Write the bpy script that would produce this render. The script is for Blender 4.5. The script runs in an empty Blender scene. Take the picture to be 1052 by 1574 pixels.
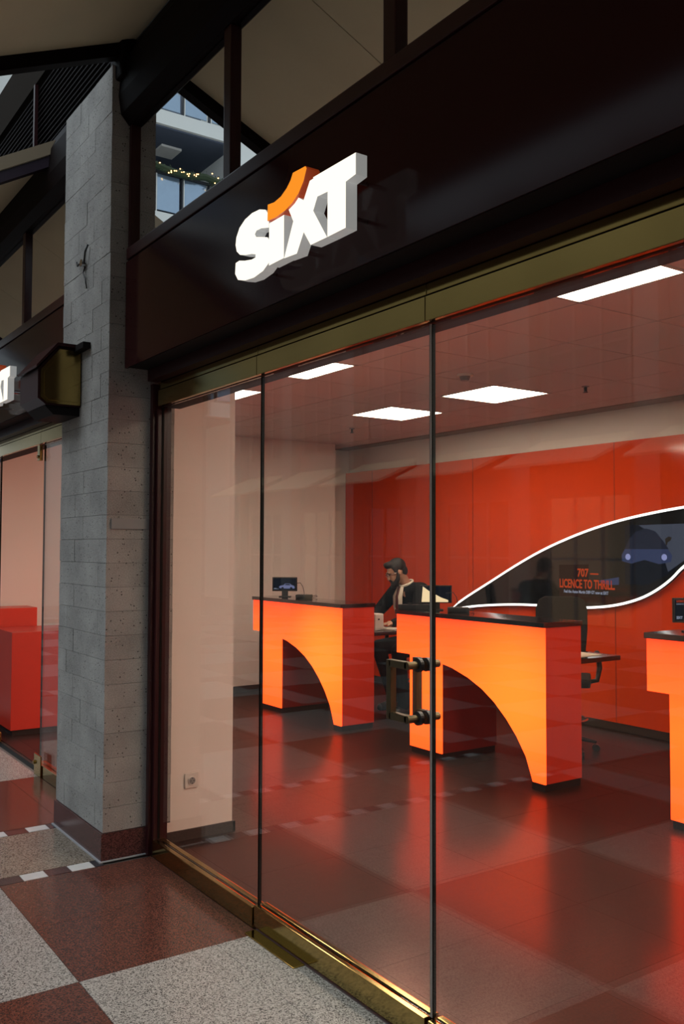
import bpy, bmesh, math, random
from mathutils import Vector, Matrix
random.seed(7)
S = bpy.context.scene
COL = S.collection

# ------------------------------------------------------------------ camera
YAW, PITCH, ROLL = math.radians(34.56), math.radians(2.32), math.radians(0.17)
F_PX = 1396.0
fw0 = Vector((-math.cos(YAW), math.sin(YAW), 0)); rt0 = Vector((math.sin(YAW), math.cos(YAW), 0)); up0 = Vector((0, 0, 1))
fw = fw0 * math.cos(PITCH) + up0 * math.sin(PITCH)
upv = up0 * math.cos(PITCH) - fw0 * math.sin(PITCH)
rt = rt0 * math.cos(ROLL) + upv * math.sin(ROLL)
up = upv * math.cos(ROLL) - rt0 * math.sin(ROLL)
cd = bpy.data.cameras.new('camera'); cam = bpy.data.objects.new('camera', cd); COL.objects.link(cam)
cam.matrix_world = Matrix(((rt.x, up.x, -fw.x, 0), (rt.y, up.y, -fw.y, -2.0), (rt.z, up.z, -fw.z, 1.65), (0, 0, 0, 1)))
cd.sensor_fit = 'VERTICAL'; cd.sensor_height = 24.0; cd.sensor_width = 24.0
cd.lens = F_PX / 1574.0 * 24.0
cd.clip_start = 0.05; cd.clip_end = 200
S.camera = cam

# ------------------------------------------------------------------ world, exposure
W = bpy.data.worlds.new('world'); S.world = W; W.use_nodes = True
bg = W.node_tree.nodes['Background']
bg.inputs[0].default_value = (0.62, 0.72, 0.80, 1); bg.inputs[1].default_value = 1.35
S.view_settings.view_transform = 'Standard'; S.view_settings.look = 'None'
S.view_settings.exposure = 0.0; S.view_settings.gamma = 1.0; S.view_settings.use_curve_mapping = False
sl = bpy.data.lights.new('skylight', 'SUN'); sl.energy = 1.0; sl.angle = math.radians(35); sl.color = (0.86, 0.93, 1.0)
so_ = bpy.data.objects.new('skylight', sl); COL.objects.link(so_)
so_.rotation_euler = Vector((0.05, 0.62, -0.78)).to_track_quat('-Z', 'Y').to_euler(); so_.location = (-5, -8, 15)
PANEL_E = 19.0; SIGN_E = 1.25; DESK_E = 3.0

# ------------------------------------------------------------------ materials
def new_mat(name):
    m = bpy.data.materials.new(name); m.use_nodes = True
    return m, m.node_tree, m.node_tree.nodes['Principled BSDF']

def mat(name, col, rough=0.5, metal=0.0, var=0.08, scale=6.0, emit=None, es=0.0, coat=0.0, bump=0.0, bscale=80.0, spec=0.5):
    m, nt, b = new_mat(name)
    n = nt.nodes; l = nt.links
    geo = n.new('ShaderNodeNewGeometry')
    nz = n.new('ShaderNodeTexNoise'); nz.inputs['Scale'].default_value = scale; nz.inputs['Detail'].default_value = 5
    l.new(geo.outputs['Position'], nz.inputs['Vector'])
    mx = n.new('ShaderNodeMix'); mx.data_type = 'RGBA'
    mx.inputs[6].default_value = tuple(max(0, c * (1 - var)) for c in col) + (1,)
    mx.inputs[7].default_value = tuple(min(1, c * (1 + var)) for c in col) + (1,)
    l.new(nz.outputs['Fac'], mx.inputs[0]); l.new(mx.outputs[2], b.inputs['Base Color'])
    b.inputs['Roughness'].default_value = rough; b.inputs['Metallic'].default_value = metal
    b.inputs['Coat Weight'].default_value = coat; b.inputs['Coat Roughness'].default_value = 0.08
    b.inputs['Specular IOR Level'].default_value = spec
    if emit: b.inputs['Emission Color'].default_value = tuple(emit) + (1,); b.inputs['Emission Strength'].default_value = es
    if bump:
        nb = n.new('ShaderNodeTexNoise'); nb.inputs['Scale'].default_value = bscale; nb.inputs['Detail'].default_value = 4
        l.new(geo.outputs['Position'], nb.inputs['Vector'])
        bp = n.new('ShaderNodeBump'); bp.inputs['Strength'].default_value = bump; bp.inputs['Distance'].default_value = 0.01
        l.new(nb.outputs['Fac'], bp.inputs['Height']); l.new(bp.outputs[0], b.inputs['Normal'])
    return m

def granite(name, cols, rough=0.22, scale=170.0):
    m, nt, b = new_mat(name); n = nt.nodes; l = nt.links
    geo = n.new('ShaderNodeNewGeometry')
    v = n.new('ShaderNodeTexVoronoi'); v.inputs['Scale'].default_value = scale
    l.new(geo.outputs['Position'], v.inputs['Vector'])
    nz = n.new('ShaderNodeTexNoise'); nz.inputs['Scale'].default_value = scale * 0.5; nz.inputs['Detail'].default_value = 3
    l.new(geo.outputs['Position'], nz.inputs['Vector'])
    sep = n.new('ShaderNodeSeparateColor'); l.new(v.outputs['Color'], sep.inputs[0])
    ad = n.new('ShaderNodeMath'); ad.operation = 'ADD'; l.new(sep.outputs[0], ad.inputs[0]); l.new(nz.outputs['Fac'], ad.inputs[1])
    hf = n.new('ShaderNodeMath'); hf.operation = 'MULTIPLY'; hf.inputs[1].default_value = 0.5; l.new(ad.outputs[0], hf.inputs[0])
    r = n.new('ShaderNodeValToRGB'); e = r.color_ramp.elements
    e[0].position = 0.26; e[0].color = tuple(cols[0]) + (1,)
    e[1].position = 0.75; e[1].color = tuple(cols[2]) + (1,)
    k = e.new(0.45); k.color = tuple(cols[1]) + (1,)
    l.new(hf.outputs[0], r.inputs[0]); l.new(r.outputs[0], b.inputs['Base Color'])
    b.inputs['Roughness'].default_value = rough
    return m

def tuff(name):
    m, nt, b = new_mat(name); n = nt.nodes; l = nt.links
    geo = n.new('ShaderNodeNewGeometry')
    a = n.new('ShaderNodeTexNoise'); a.inputs['Scale'].default_value = 5.0; a.inputs['Detail'].default_value = 6
    f = n.new('ShaderNodeTexNoise'); f.inputs['Scale'].default_value = 160; f.inputs['Detail'].default_value = 3
    v = n.new('ShaderNodeTexVoronoi'); v.inputs['Scale'].default_value = 42
    nd = n.new('ShaderNodeTexNoise'); nd.inputs['Scale'].default_value = 14
    for t in (a, f, nd, v): l.new(geo.outputs['Position'], t.inputs['Vector'])
    oi = n.new('ShaderNodeObjectInfo')
    r = n.new('ShaderNodeValToRGB'); e = r.color_ramp.elements
    e[0].position = 0.3; e[0].color = (0.19, 0.185, 0.175, 1); e[1].position = 0.7; e[1].color = (0.44, 0.43, 0.40, 1)
    s1 = n.new('ShaderNodeMath'); s1.operation = 'MULTIPLY_ADD'; s1.inputs[1].default_value = 0.45
    l.new(f.outputs['Fac'], s1.inputs[0])
    s2 = n.new('ShaderNodeMath'); s2.operation = 'MULTIPLY_ADD'; s2.inputs[1].default_value = 0.42
    l.new(a.outputs['Fac'], s2.inputs[0])
    s3 = n.new('ShaderNodeMath'); s3.operation = 'MULTIPLY'; s3.inputs[1].default_value = 0.05; l.new(oi.outputs['Random'], s3.inputs[0])
    l.new(s3.outputs[0], s2.inputs[2]); l.new(s2.outputs[0], s1.inputs[2]); l.new(s1.outputs[0], r.inputs[0])
    # voids
    th = n.new('ShaderNodeMath'); th.operation = 'LESS_THAN'; th.inputs[1].default_value = 0.17
    l.new(v.outputs['Distance'], th.inputs[0])
    th2 = n.new('ShaderNodeMath'); th2.operation = 'GREATER_THAN'; th2.inputs[1].default_value = 0.47; l.new(nd.outputs['Fac'], th2.inputs[0])
    mm = n.new('ShaderNodeMath'); mm.operation = 'MULTIPLY'; l.new(th.outputs[0], mm.inputs[0]); l.new(th2.outputs[0], mm.inputs[1])
    mx = n.new('ShaderNodeMix'); mx.data_type = 'RGBA'; mx.inputs[7].default_value = (0.07, 0.065, 0.06, 1)
    l.new(mm.outputs[0], mx.inputs[0]); l.new(r.outputs[0], mx.inputs[6]); l.new(mx.outputs[2], b.inputs['Base Color'])
    b.inputs['Roughness'].default_value = 0.85
    bp = n.new('ShaderNodeBump'); bp.inputs['Strength'].default_value = 0.35; bp.inputs['Distance'].default_value = 0.01
    l.new(f.outputs['Fac'], bp.inputs['Height']); l.new(bp.outputs[0], b.inputs['Normal'])
    return m

def sheen_floor(name, col, refl, fac, rough, scale=9.0, var=0.35):
    m = mat(name, col, 0.6, var=var, scale=scale, spec=0.2)
    nt = m.node_tree; n = nt.nodes; l = nt.links; b = n['Principled BSDF']; out = n['Material Output']
    g = n.new('ShaderNodeBsdfGlossy'); g.inputs['Roughness'].default_value = rough; g.inputs[0].default_value = tuple(refl) + (1,)
    nz = n.new('ShaderNodeTexNoise'); nz.inputs['Scale'].default_value = 5.0; nz.inputs['Detail'].default_value = 6
    geo = n.new('ShaderNodeNewGeometry'); l.new(geo.outputs['Position'], nz.inputs['Vector'])
    mr = n.new('ShaderNodeMapRange'); mr.inputs['To Min'].default_value = rough * 0.85; mr.inputs['To Max'].default_value = rough * 1.2
    l.new(nz.outputs['Fac'], mr.inputs['Value']); l.new(mr.outputs[0], g.inputs['Roughness'])
    mx = n.new('ShaderNodeMixShader'); mx.inputs[0].default_value = fac
    l.new(b.outputs[0], mx.inputs[1]); l.new(g.outputs[0], mx.inputs[2]); l.new(mx.outputs[0], out.inputs[0])
    return m

def glass(name, tint=(0.97, 0.98, 0.97), r0=0.045, boost=1.0):
    m = bpy.data.materials.new(name); m.use_nodes = True; nt = m.node_tree; n = nt.nodes; l = nt.links
    n.clear(); out = n.new('ShaderNodeOutputMaterial')
    lw = n.new('ShaderNodeLayerWeight'); lw.inputs['Blend'].default_value = 0.5
    p = n.new('ShaderNodeMath'); p.operation = 'POWER'; p.inputs[1].default_value = 5.0; l.new(lw.outputs['Facing'], p.inputs[0])
    s = n.new('ShaderNodeMath'); s.operation = 'MULTIPLY_ADD'; s.inputs[1].default_value = (1 - r0) * boost; s.inputs[2].default_value = r0
    s.use_clamp = True; l.new(p.outputs[0], s.inputs[0])
    tr = n.new('ShaderNodeBsdfTransparent'); tr.inputs[0].default_value = tuple(tint) + (1,)
    gl = n.new('ShaderNodeBsdfGlossy'); gl.inputs['Roughness'].default_value = 0.0; gl.inputs[0].default_value = (1, 1, 1, 1)
    mx = n.new('ShaderNodeMixShader'); l.new(s.outputs[0], mx.inputs[0]); l.new(tr.outputs[0], mx.inputs[1]); l.new(gl.outputs[0], mx.inputs[2])
    l.new(mx.outputs[0], out.inputs[0])
    return m

def emitter(name, col, st):
    m = bpy.data.materials.new(name); m.use_nodes = True; nt = m.node_tree; n = nt.nodes; l = nt.links
    n.clear(); out = n.new('ShaderNodeOutputMaterial'); e = n.new('ShaderNodeEmission')
    e.inputs[0].default_value = tuple(col) + (1,); e.inputs[1].default_value = st; l.new(e.outputs[0], out.inputs[0])
    return m

def backlit(name, st):
    # acrylic sheet with a lamp row behind it: brightest in the middle, redder towards the rim
    m, nt, b = new_mat(name); n = nt.nodes; l = nt.links
    tc = n.new('ShaderNodeTexCoord'); sp = n.new('ShaderNodeSeparateXYZ'); l.new(tc.outputs['Object'], sp.inputs[0])
    cx = n.new('ShaderNodeMapRange'); cx.inputs['From Min'].default_value = 0.0; cx.inputs['From Max'].default_value = 1.12
    l.new(sp.outputs['Z'], cx.inputs['Value'])
    r = n.new('ShaderNodeValToRGB'); e = r.color_ramp.elements
    e[0].position = 0.0; e[0].color = (0.95, 0.055, 0.007, 1)
    e[1].position = 1.0; e[1].color = (0.60, 0.025, 0.006, 1)
    for p, c in ((0.12, (0.97, 0.064, 0.008)), (0.5, (1.0, 0.085, 0.008)), (0.8, (0.95, 0.060, 0.008)), (0.94, (0.80, 0.043, 0.0075))):
        k = e.new(p); k.color = tuple(c) + (1,)
    l.new(cx.outputs[0], r.inputs[0])
    dv = n.new('ShaderNodeVectorMath'); dv.operation = 'DISTANCE'; mp = n.new('ShaderNodeVectorMath'); mp.operation = 'MULTIPLY'
    mp.inputs[1].default_value = (1, 0, 1); l.new(tc.outputs['Object'], mp.inputs[0]); l.new(mp.outputs[0], dv.inputs[0]); dv.inputs[1].default_value = (-0.28, 0, 0.62)
    hs = n.new('ShaderNodeMapRange'); hs.interpolation_type = 'SMOOTHSTEP'; hs.inputs['From Min'].default_value = 0.05; hs.inputs['From Max'].default_value = 0.75
    hs.inputs['To Min'].default_value = 0.85; hs.inputs['To Max'].default_value = 0.0; l.new(dv.outputs['Value'], hs.inputs['Value'])
    hm = n.new('ShaderNodeMix'); hm.data_type = 'RGBA'; hm.inputs[7].default_value = (1.0, 0.128, 0.011, 1); l.new(hs.outputs[0], hm.inputs[0]); l.new(r.outputs[0], hm.inputs[6])
    l.new(hm.outputs[2], b.inputs['Emission Color']); b.inputs['Emission Strength'].default_value = st
    b.inputs['Base Color'].default_value = (0.35, 0.05, 0.01, 1); b.inputs['Roughness'].default_value = 0.3
    return m

M = {}
M['red_granite'] = granite('red granite', ((0.035, 0.018, 0.016), (0.095, 0.032, 0.022), (0.16, 0.062, 0.042)), 0.16, 210)
M['dark_red_granite'] = granite('dark red granite', ((0.03, 0.014, 0.014), (0.075, 0.028, 0.026), (0.13, 0.05, 0.045)), 0.22)
M['grey_granite'] = granite('grey granite', ((0.07, 0.065, 0.06), (0.30, 0.285, 0.26), (0.46, 0.44, 0.40)), 0.24, 210)
M['tan_granite'] = granite('tan granite', ((0.08, 0.06, 0.04), (0.22, 0.175, 0.13), (0.34, 0.29, 0.23)), 0.24)
M['white_marble'] = mat('white marble', (0.62, 0.62, 0.60), 0.25, scale=12)
M['black_marble'] = mat('black marble', (0.03, 0.03, 0.035), 0.2)
M['grout'] = mat('grout', (0.10, 0.09, 0.085), 0.9)
M['pale_grout'] = mat('pale grout', (0.34, 0.34, 0.35), 0.8)
M['tuff'] = tuff('grey tuff stone')
M['mortar'] = mat('mortar', (0.12, 0.12, 0.115), 0.95)
M['maroon'] = mat('maroon painted metal', (0.030, 0.0085, 0.0095), 0.36, var=0.05, spec=0.15)
M['maroon_gloss'] = mat('maroon glossy panel', (0.028, 0.006, 0.006), 0.12, var=0.03, spec=0.10)
M['maroon_red'] = mat('maroon frame paint', (0.032, 0.007, 0.008), 0.3, spec=0.3)
M['dark_beam'] = mat('dark beam paint', (0.006, 0.003, 0.003), 0.6, spec=0.08)
M['purple_tube'] = mat('dark aubergine tube', (0.03, 0.018, 0.03), 0.25)
M['cream'] = mat('cream canopy cloth', (0.70, 0.61, 0.40), 0.9, scale=2, var=0.12, bump=0.1, bscale=30)
M['brass'] = mat('polished brass', (0.42, 0.30, 0.10), 0.13, 1.0, var=0.12, scale=3)
M['brass_dull'] = mat('brushed brass', (0.14, 0.11, 0.065), 0.42, 1.0, var=0.1)
M['soffit'] = mat('black soffit', (0.006, 0.004, 0.004), 0.7, spec=0.2)
M['white_wall'] = mat('white wall paint', (0.80, 0.74, 0.68), 0.85, var=0.03, scale=1.5)
M['ceil'] = mat('ceiling tile', (0.62, 0.56, 0.52), 0.9, var=0.04, scale=60)
M['ceil_grid'] = mat('ceiling grid', (0.30, 0.26, 0.24), 0.7)
M['orange_wall'] = mat('orange lacquered wall', (0.74, 0.062, 0.010), 0.09, var=0.03, scale=2)
M['floor_grey'] = sheen_floor('grey brown vinyl tile', (0.022, 0.015, 0.013), (0.85, 0.42, 0.34), 0.15, 0.19, var=0.15)
M['floor_red'] = sheen_floor('rust brown vinyl tile', (0.020, 0.009, 0.007), (0.85, 0.34, 0.26), 0.14, 0.19, var=0.15)
M['base_dark'] = mat('dark skirting', (0.035, 0.03, 0.026), 0.5)
M['lit'] = backlit('backlit orange acrylic', DESK_E)
M['red_acrylic'] = mat('red acrylic', (0.62, 0.045, 0.02), 0.22, var=0.04, emit=(0.8, 0.03, 0.012), es=0.08)  # faint glow put into the colour of the unlit counter sides
M['red_inner'] = mat('dark red inner face', (0.22, 0.014, 0.01), 0.4)
M['black_top'] = mat('black lacquer worktop', (0.008, 0.007, 0.007), 0.10, coat=0.6)
M['black_plastic'] = mat('black plastic', (0.012, 0.012, 0.013), 0.4)
M['black_fabric'] = mat('black fabric', (0.012, 0.010, 0.010), 0.95)
M['black_glass'] = mat('black glass', (0.006, 0.007, 0.010), 0.08, coat=0.5)
M['white_plastic'] = mat('white plastic', (0.70, 0.66, 0.60), 0.4)
M['grey_plastic'] = mat('grey plastic', (0.22, 0.22, 0.22), 0.4)
M['chrome'] = mat('chrome', (0.6, 0.6, 0.6), 0.15, 1.0)
M['panel'] = emitter('ceiling light diffuser', (1.0, 0.82, 0.64), PANEL_E)
M['sign_face'] = emitter('lit sign face', (1.0, 0.93, 0.78), SIGN_E)
M['sign_side'] = mat('sign return', (0.55, 0.56, 0.58), 0.35, emit=(0.9, 0.9, 0.85), es=0.22)
M['sign_orange'] = emitter('lit orange sign face', (1.0, 0.30, 0.02), 1.0)
M['sign_orange_side'] = mat('orange sign return', (0.6, 0.08, 0.02), 0.4, emit=(0.8, 0.1, 0.02), es=0.15)
M['led'] = emitter('white light strip', (1.0, 0.97, 0.92), 2.2)
M['scr_glare'] = emitter('cream screen glare', (1.0, 0.74, 0.42), 1.0)
M['scr_blue'] = emitter('blue screen area', (0.10, 0.13, 0.30), 0.30)
M['scr_car'] = emitter('pale car on screen', (0.26, 0.28, 0.52), 0.55)
M['scr_dark'] = emitter('dark screen', (0.008, 0.010, 0.018), 0.6)
M['scr_mist'] = emitter('misty grey screen area', (0.17, 0.19, 0.27), 0.30)
M['scr_head'] = emitter('headlight on screen', (0.42, 0.45, 0.85), 0.6)
M['scr_orange'] = emitter('orange screen text', (0.75, 0.07, 0.015), 0.55)
M['scr_text'] = emitter('pale screen text', (0.55, 0.6, 0.8), 0.45)
M['glass'] = glass('shop glass')
M['glass_edge'] = mat('dark glass edge', (0.004, 0.005, 0.004), 0.6, spec=0.1)
M['glass_edge_lit'] = mat('bright glass edge', (0.45, 0.42, 0.38), 0.15)
M['window_mirror'] = glass('reflective upper glazing', (0.2, 0.2, 0.2), 0.92, 1.0)
M['suit'] = mat('charcoal suit', (0.007, 0.007, 0.008), 0.9, spec=0.2)
M['skin'] = mat('skin', (0.42, 0.22, 0.14), 0.55)
M['shirt'] = mat('white shirt', (0.62, 0.56, 0.46), 0.8)
M['tie'] = mat('dark red tie', (0.07, 0.012, 0.012), 0.6)
M['hair'] = mat('black hair', (0.012, 0.008, 0.007), 0.7)
M['paper'] = mat('paper', (0.75, 0.65, 0.5), 0.8)
M['mall_white'] = mat('pale render', (0.62, 0.62, 0.58), 0.8, var=0.05, scale=1)
M['mall_grey'] = mat('grey blue soffit', (0.07, 0.085, 0.12), 0.8)
M['mall_dark'] = mat('dark steel', (0.03, 0.032, 0.036), 0.4)
M['mall_glass'] = mat('balustrade glass', (0.25, 0.33, 0.42), 0.12, 0.6)
M['opp_glass'] = mat('opposite window glass', (0.16, 0.16, 0.16), 0.2)
M['opp_pier'] = mat('opposite pier stone', (0.40, 0.38, 0.34), 0.85)
M['opp_dark'] = mat('dark wall render', (0.16, 0.15, 0.14), 0.85)
M['cream_board'] = mat('cream edge board', (0.26, 0.20, 0.13), 0.9)
M['garland'] = mat('green garland', (0.02, 0.035, 0.012), 0.9)
M['bulb'] = emitter('warm bulb', (1.0, 0.55, 0.2), 6.0)
M['shop_lit'] = emitter('lit shop interior', (1.0, 0.72, 0.45), 0.25)

# ------------------------------------------------------------------ helpers
def link(o, parent=None):
    COL.objects.link(o)
    if parent is not None: o.parent = parent
    return o
def tag(o, label=None, cat=None, group=None, kind=None):
    if label: o['label'] = label
    if cat: o['category'] = cat
    if group: o['group'] = group
    if kind: o['kind'] = kind
    return o
def thing(name, label, cat, loc=(0, 0, 0), rz=0, group=None):
    o = bpy.data.objects.new(name, None); o.empty_display_size = 0.05; o.location = loc; o.rotation_euler = (0, 0, rz)
    link(o); return tag(o, label, cat, group)
def kids(root): return [o for o in COL.objects if o.parent == root]
def copy_tree(o, parent=None):
    c = o.copy(); link(c, parent)
    for ch in kids(o): copy_tree(ch, c)
    return c
def finish(bm, name, mats, parent=None, smooth=False):
    me = bpy.data.meshes.new(name)
    bmesh.ops.recalc_face_normals(bm, faces=bm.faces[:])
    bm.to_mesh(me); bm.free()
    for m in (mats if isinstance(mats, (list, tuple)) else [mats]): me.materials.append(m)
    if smooth:
        for p in me.polygons: p.use_smooth = True
    return link(bpy.data.objects.new(name, me), parent)
def abox(bm, x0, x1, y0, y1, z0, z1, mi=0, bev=0):
    vs = [bm.verts.new((x, y, z)) for x in (x0, x1) for y in (y0, y1) for z in (z0, z1)]
    fs = []
    for q in ((0, 1, 3, 2), (4, 6, 7, 5), (0, 4, 5, 1), (2, 3, 7, 6), (0, 2, 6, 4), (1, 5, 7, 3)):
        f = bm.faces.new([vs[i] for i in q]); f.material_index = mi; fs.append(f)
    if bev:
        es = list({e for f in fs for e in f.edges})
        bmesh.ops.bevel(bm, geom=es, offset=bev, segments=2, profile=0.7, affect='EDGES')
def box(name, x0, x1, y0, y1, z0, z1, m, parent=None, bev=0):
    """origin at the centre of the base so that copies and rotations work"""
    cx, cy = (x0 + x1) / 2, (y0 + y1) / 2
    bm = bmesh.new(); abox(bm, x0 - cx, x1 - cx, y0 - cy, y1 - cy, 0, z1 - z0, 0, bev)
    o = finish(bm, name, m, parent); o.location = (cx, cy, z0); return o
def struct(name, x0, x1, y0, y1, z0, z1, m, bev=0):
    return tag(box(name, x0, x1, y0, y1, z0, z1, m, None, bev), kind='structure')
def aprism(bm, pts, a, b, axis='y', mi=0, cap=None):
    """extrude polygon of 2D pts along an axis from a to b; cap = material of the face at a"""
    def P(p, t):
        return {'y': (p[0], t, p[1]), 'x': (t, p[0], p[1]), 'z': (p[0], p[1], t)}[axis]
    A = [bm.verts.new(P(p, a)) for p in pts]; B = [bm.verts.new(P(p, b)) for p in pts]
    fa = bm.faces.new(A); fb = bm.faces.new(B[::-1]); fa.normal_update(); fb.normal_update()
    fa.material_index = mi if cap is None else cap; fb.material_index = mi
    n = len(pts)
    for i in range(n):
        f = bm.faces.new((A[i], A[(i + 1) % n], B[(i + 1) % n], B[i])); f.material_index = mi
    bmesh.ops.triangulate(bm, faces=[fa, fb], ngon_method='EAR_CLIP')
def prism(name, pts, a, b, axis, mats, parent=None, cap=None):
    bm = bmesh.new(); aprism(bm, pts, a, b, axis, 0, cap); return finish(bm, name, mats, parent)
def atube(bm, pts, r, seg=10, closed=False):
    pts = [Vector(p) for p in pts]; n = len(pts); rs = r if isinstance(r, (list, tuple)) else [r] * n
    rings = []; prev = None
    for i, p in enumerate(pts):
        a = pts[i - 1] if i else p; b = pts[i + 1] if i < n - 1 else p
        t = (b - a).normalized()
        if prev is None:
            u = t.cross(Vector((0, 0, 1)));
            if u.length < 1e-3: u = t.cross(Vector((1, 0, 0)))
        else: u = prev - t * prev.dot(t)
        u.normalize(); prev = u; v = t.cross(u)
        rings.append([bm.verts.new(p + (u * math.cos(k * 2 * math.pi / seg) + v * math.sin(k * 2 * math.pi / seg)) * rs[i]) for k in range(seg)])
    for i in range(n - 1):
        for k in range(seg):
            bm.faces.new((rings[i][k], rings[i][(k + 1) % seg], rings[i + 1][(k + 1) % seg], rings[i + 1][k]))
    bm.faces.new(rings[0][::-1]); bm.faces.new(rings[-1])
def tube(name, pts, r, m, parent=None, seg=10):
    bm = bmesh.new(); atube(bm, pts, r, seg); return finish(bm, name, m, parent, True)
def aball(bm, c, r, rot=None, u=16, v=10):
    mt = Matrix.Translation(c) @ (rot.to_4x4() if rot else Matrix.Identity(4)) @ Matrix.Diagonal((r[0], r[1], r[2], 1))
    bmesh.ops.create_uvsphere(bm, u_segments=u, v_segments=v, radius=1, matrix=mt)
def acyl(bm, c, r, h, axis='z', seg=20, r2=None):
    R = {'z': Matrix.Identity(4), 'x': Matrix.Rotation(math.pi / 2, 4, 'Y'), 'y': Matrix.Rotation(math.pi / 2, 4, 'X')}[axis]
    bmesh.ops.create_cone(bm, cap_ends=True, segments=seg, radius1=r, radius2=r if r2 is None else r2, depth=h, matrix=Matrix.Translation(c) @ R)
def text(name, body, size, m, parent, loc, rot, bold=0.0, sx=1.0, depth=0.0006, align='LEFT'):
    cu = bpy.data.curves.new(name, 'FONT'); cu.body = body; cu.size = size; cu.extrude = depth; cu.offset = bold; cu.align_x = align; cu.resolution_u = 3
    t = bpy.data.objects.new(name, cu); COL.objects.link(t)
    dg = bpy.context.evaluated_depsgraph_get(); me = bpy.data.meshes.new_from_object(t.evaluated_get(dg))
    bpy.data.objects.remove(t); me.materials.clear(); me.materials.append(m)
    o = link(bpy.data.objects.new(name, me), parent); o.location = loc; o.rotation_euler = rot; o.scale = (sx, 1, 1)
    return o

# ================================================================== ARCADE FLOOR
FX0, FX1 = -30.0, 6.0
arc = struct('floor', FX0, FX1, -14.0, 0.0, -0.12, -0.012, M['grout'])
T = 0.59; G = 0.0025
tile_me = {}
def tile_mesh(w, d, h=0.012, name='tile'):
    k = (round(w, 3), round(d, 3), h)
    if k not in tile_me:
        bm = bmesh.new(); abox(bm, -w / 2, w / 2, -d / 2, d / 2, -h, 0, 0); me = bpy.data.meshes.new(name)
        bmesh.ops.recalc_face_normals(bm, faces=bm.faces[:]); bm.to_mesh(me); bm.free(); tile_me[k] = me
    return tile_me[k]
def lay(parent, x0, x1, y0, y1, m, z=0.0, h=0.012, g=G, off=(0, 0, 0)):
    base = tile_mesh(x1 - x0 - g, y1 - y0 - g, h)
    key = (base.name, m.name)
    if key not in tile_me:
        me = base.copy(); me.materials.append(m); tile_me[key] = me
    o = link(bpy.data.objects.new('tile', tile_me[key]), parent)
    o.location = ((x0 + x1) / 2 - off[0], (y0 + y1) / 2 - off[1], z - off[2]); return o
AO = tuple(arc.location)
def alay(x0, x1, y0, y1, m): lay(arc, x0, x1, y0, y1, m, off=AO)
def bay_tiles(xa, n, first_red, ylist):
    for i in range(n):
        x0 = xa + i * T
        for j in range(len(ylist) - 1):
            y1, y0 = ylist[j], ylist[j + 1]
            row = 0 if j < 2 else 1 + (j - 2) // 2
            red = ((i // 2) + row + (0 if first_red else 1)) % 2 == 0
            alay(x0, x0 + T, y0, y1, M['red_granite'] if red else M['grey_granite'])
YL = [-0.036, -0.24, -0.82, -1.41, -2.0, -2.59, -3.18]
bay_tiles(-4.65, 8, True, YL)                       # in front of this shop
bay_tiles(-5.53 - 8 * T, 8, False, YL)              # the next bay (red next to the pier)
for a, b in ((-4.75, -4.655), (-5.525, -5.43)):     # chequered inlay strips
    y = -0.29; k = 0; seq = ('black_marble', 'white_marble', 'dark_red_granite', 'white_marble')
    w = 0.05
    while y > -3.1:
        alay(a, b, y - w, y, M[seq[k % 4] if k else 'black_marble']); y -= w; k += 1; w = 0.12
for a, b in ((-5.095, -4.755), (-5.425, -5.095)):
    for j in range(5): alay(a, b, -0.29 - 0.6 * (j + 1), -0.29 - 0.6 * j, M['tan_granite'])
# beyond the laid pieces: one slab with a chequer of the same granites
def far_floor_mat():
    m, nt, b = new_mat('far granite chequer'); n = nt.nodes; l = nt.links
    geo = n.new('ShaderNodeNewGeometry'); ck = n.new('ShaderNodeTexChecker'); ck.inputs['Scale'].default_value = 1 / 1.18
    ck.inputs[1].default_value = (0.12, 0.035, 0.026, 1); ck.inputs[2].default_value = (0.26, 0.25, 0.23, 1)
    l.new(geo.outputs['Position'], ck.inputs['Vector']); l.new(ck.outputs[0], b.inputs['Base Color']); b.inputs['Roughness'].default_value = 0.25
    return m
FF = far_floor_mat()
for x0, x1, y0, y1 in ((FX0, -10.3, -3.2, 0), (FX0, FX1, -14, -3.19), (0.08, FX1, -3.19, 0)):
    tag(box('floor', x0, x1, y0, y1, -0.012, -0.001, FF), kind='structure')

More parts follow.
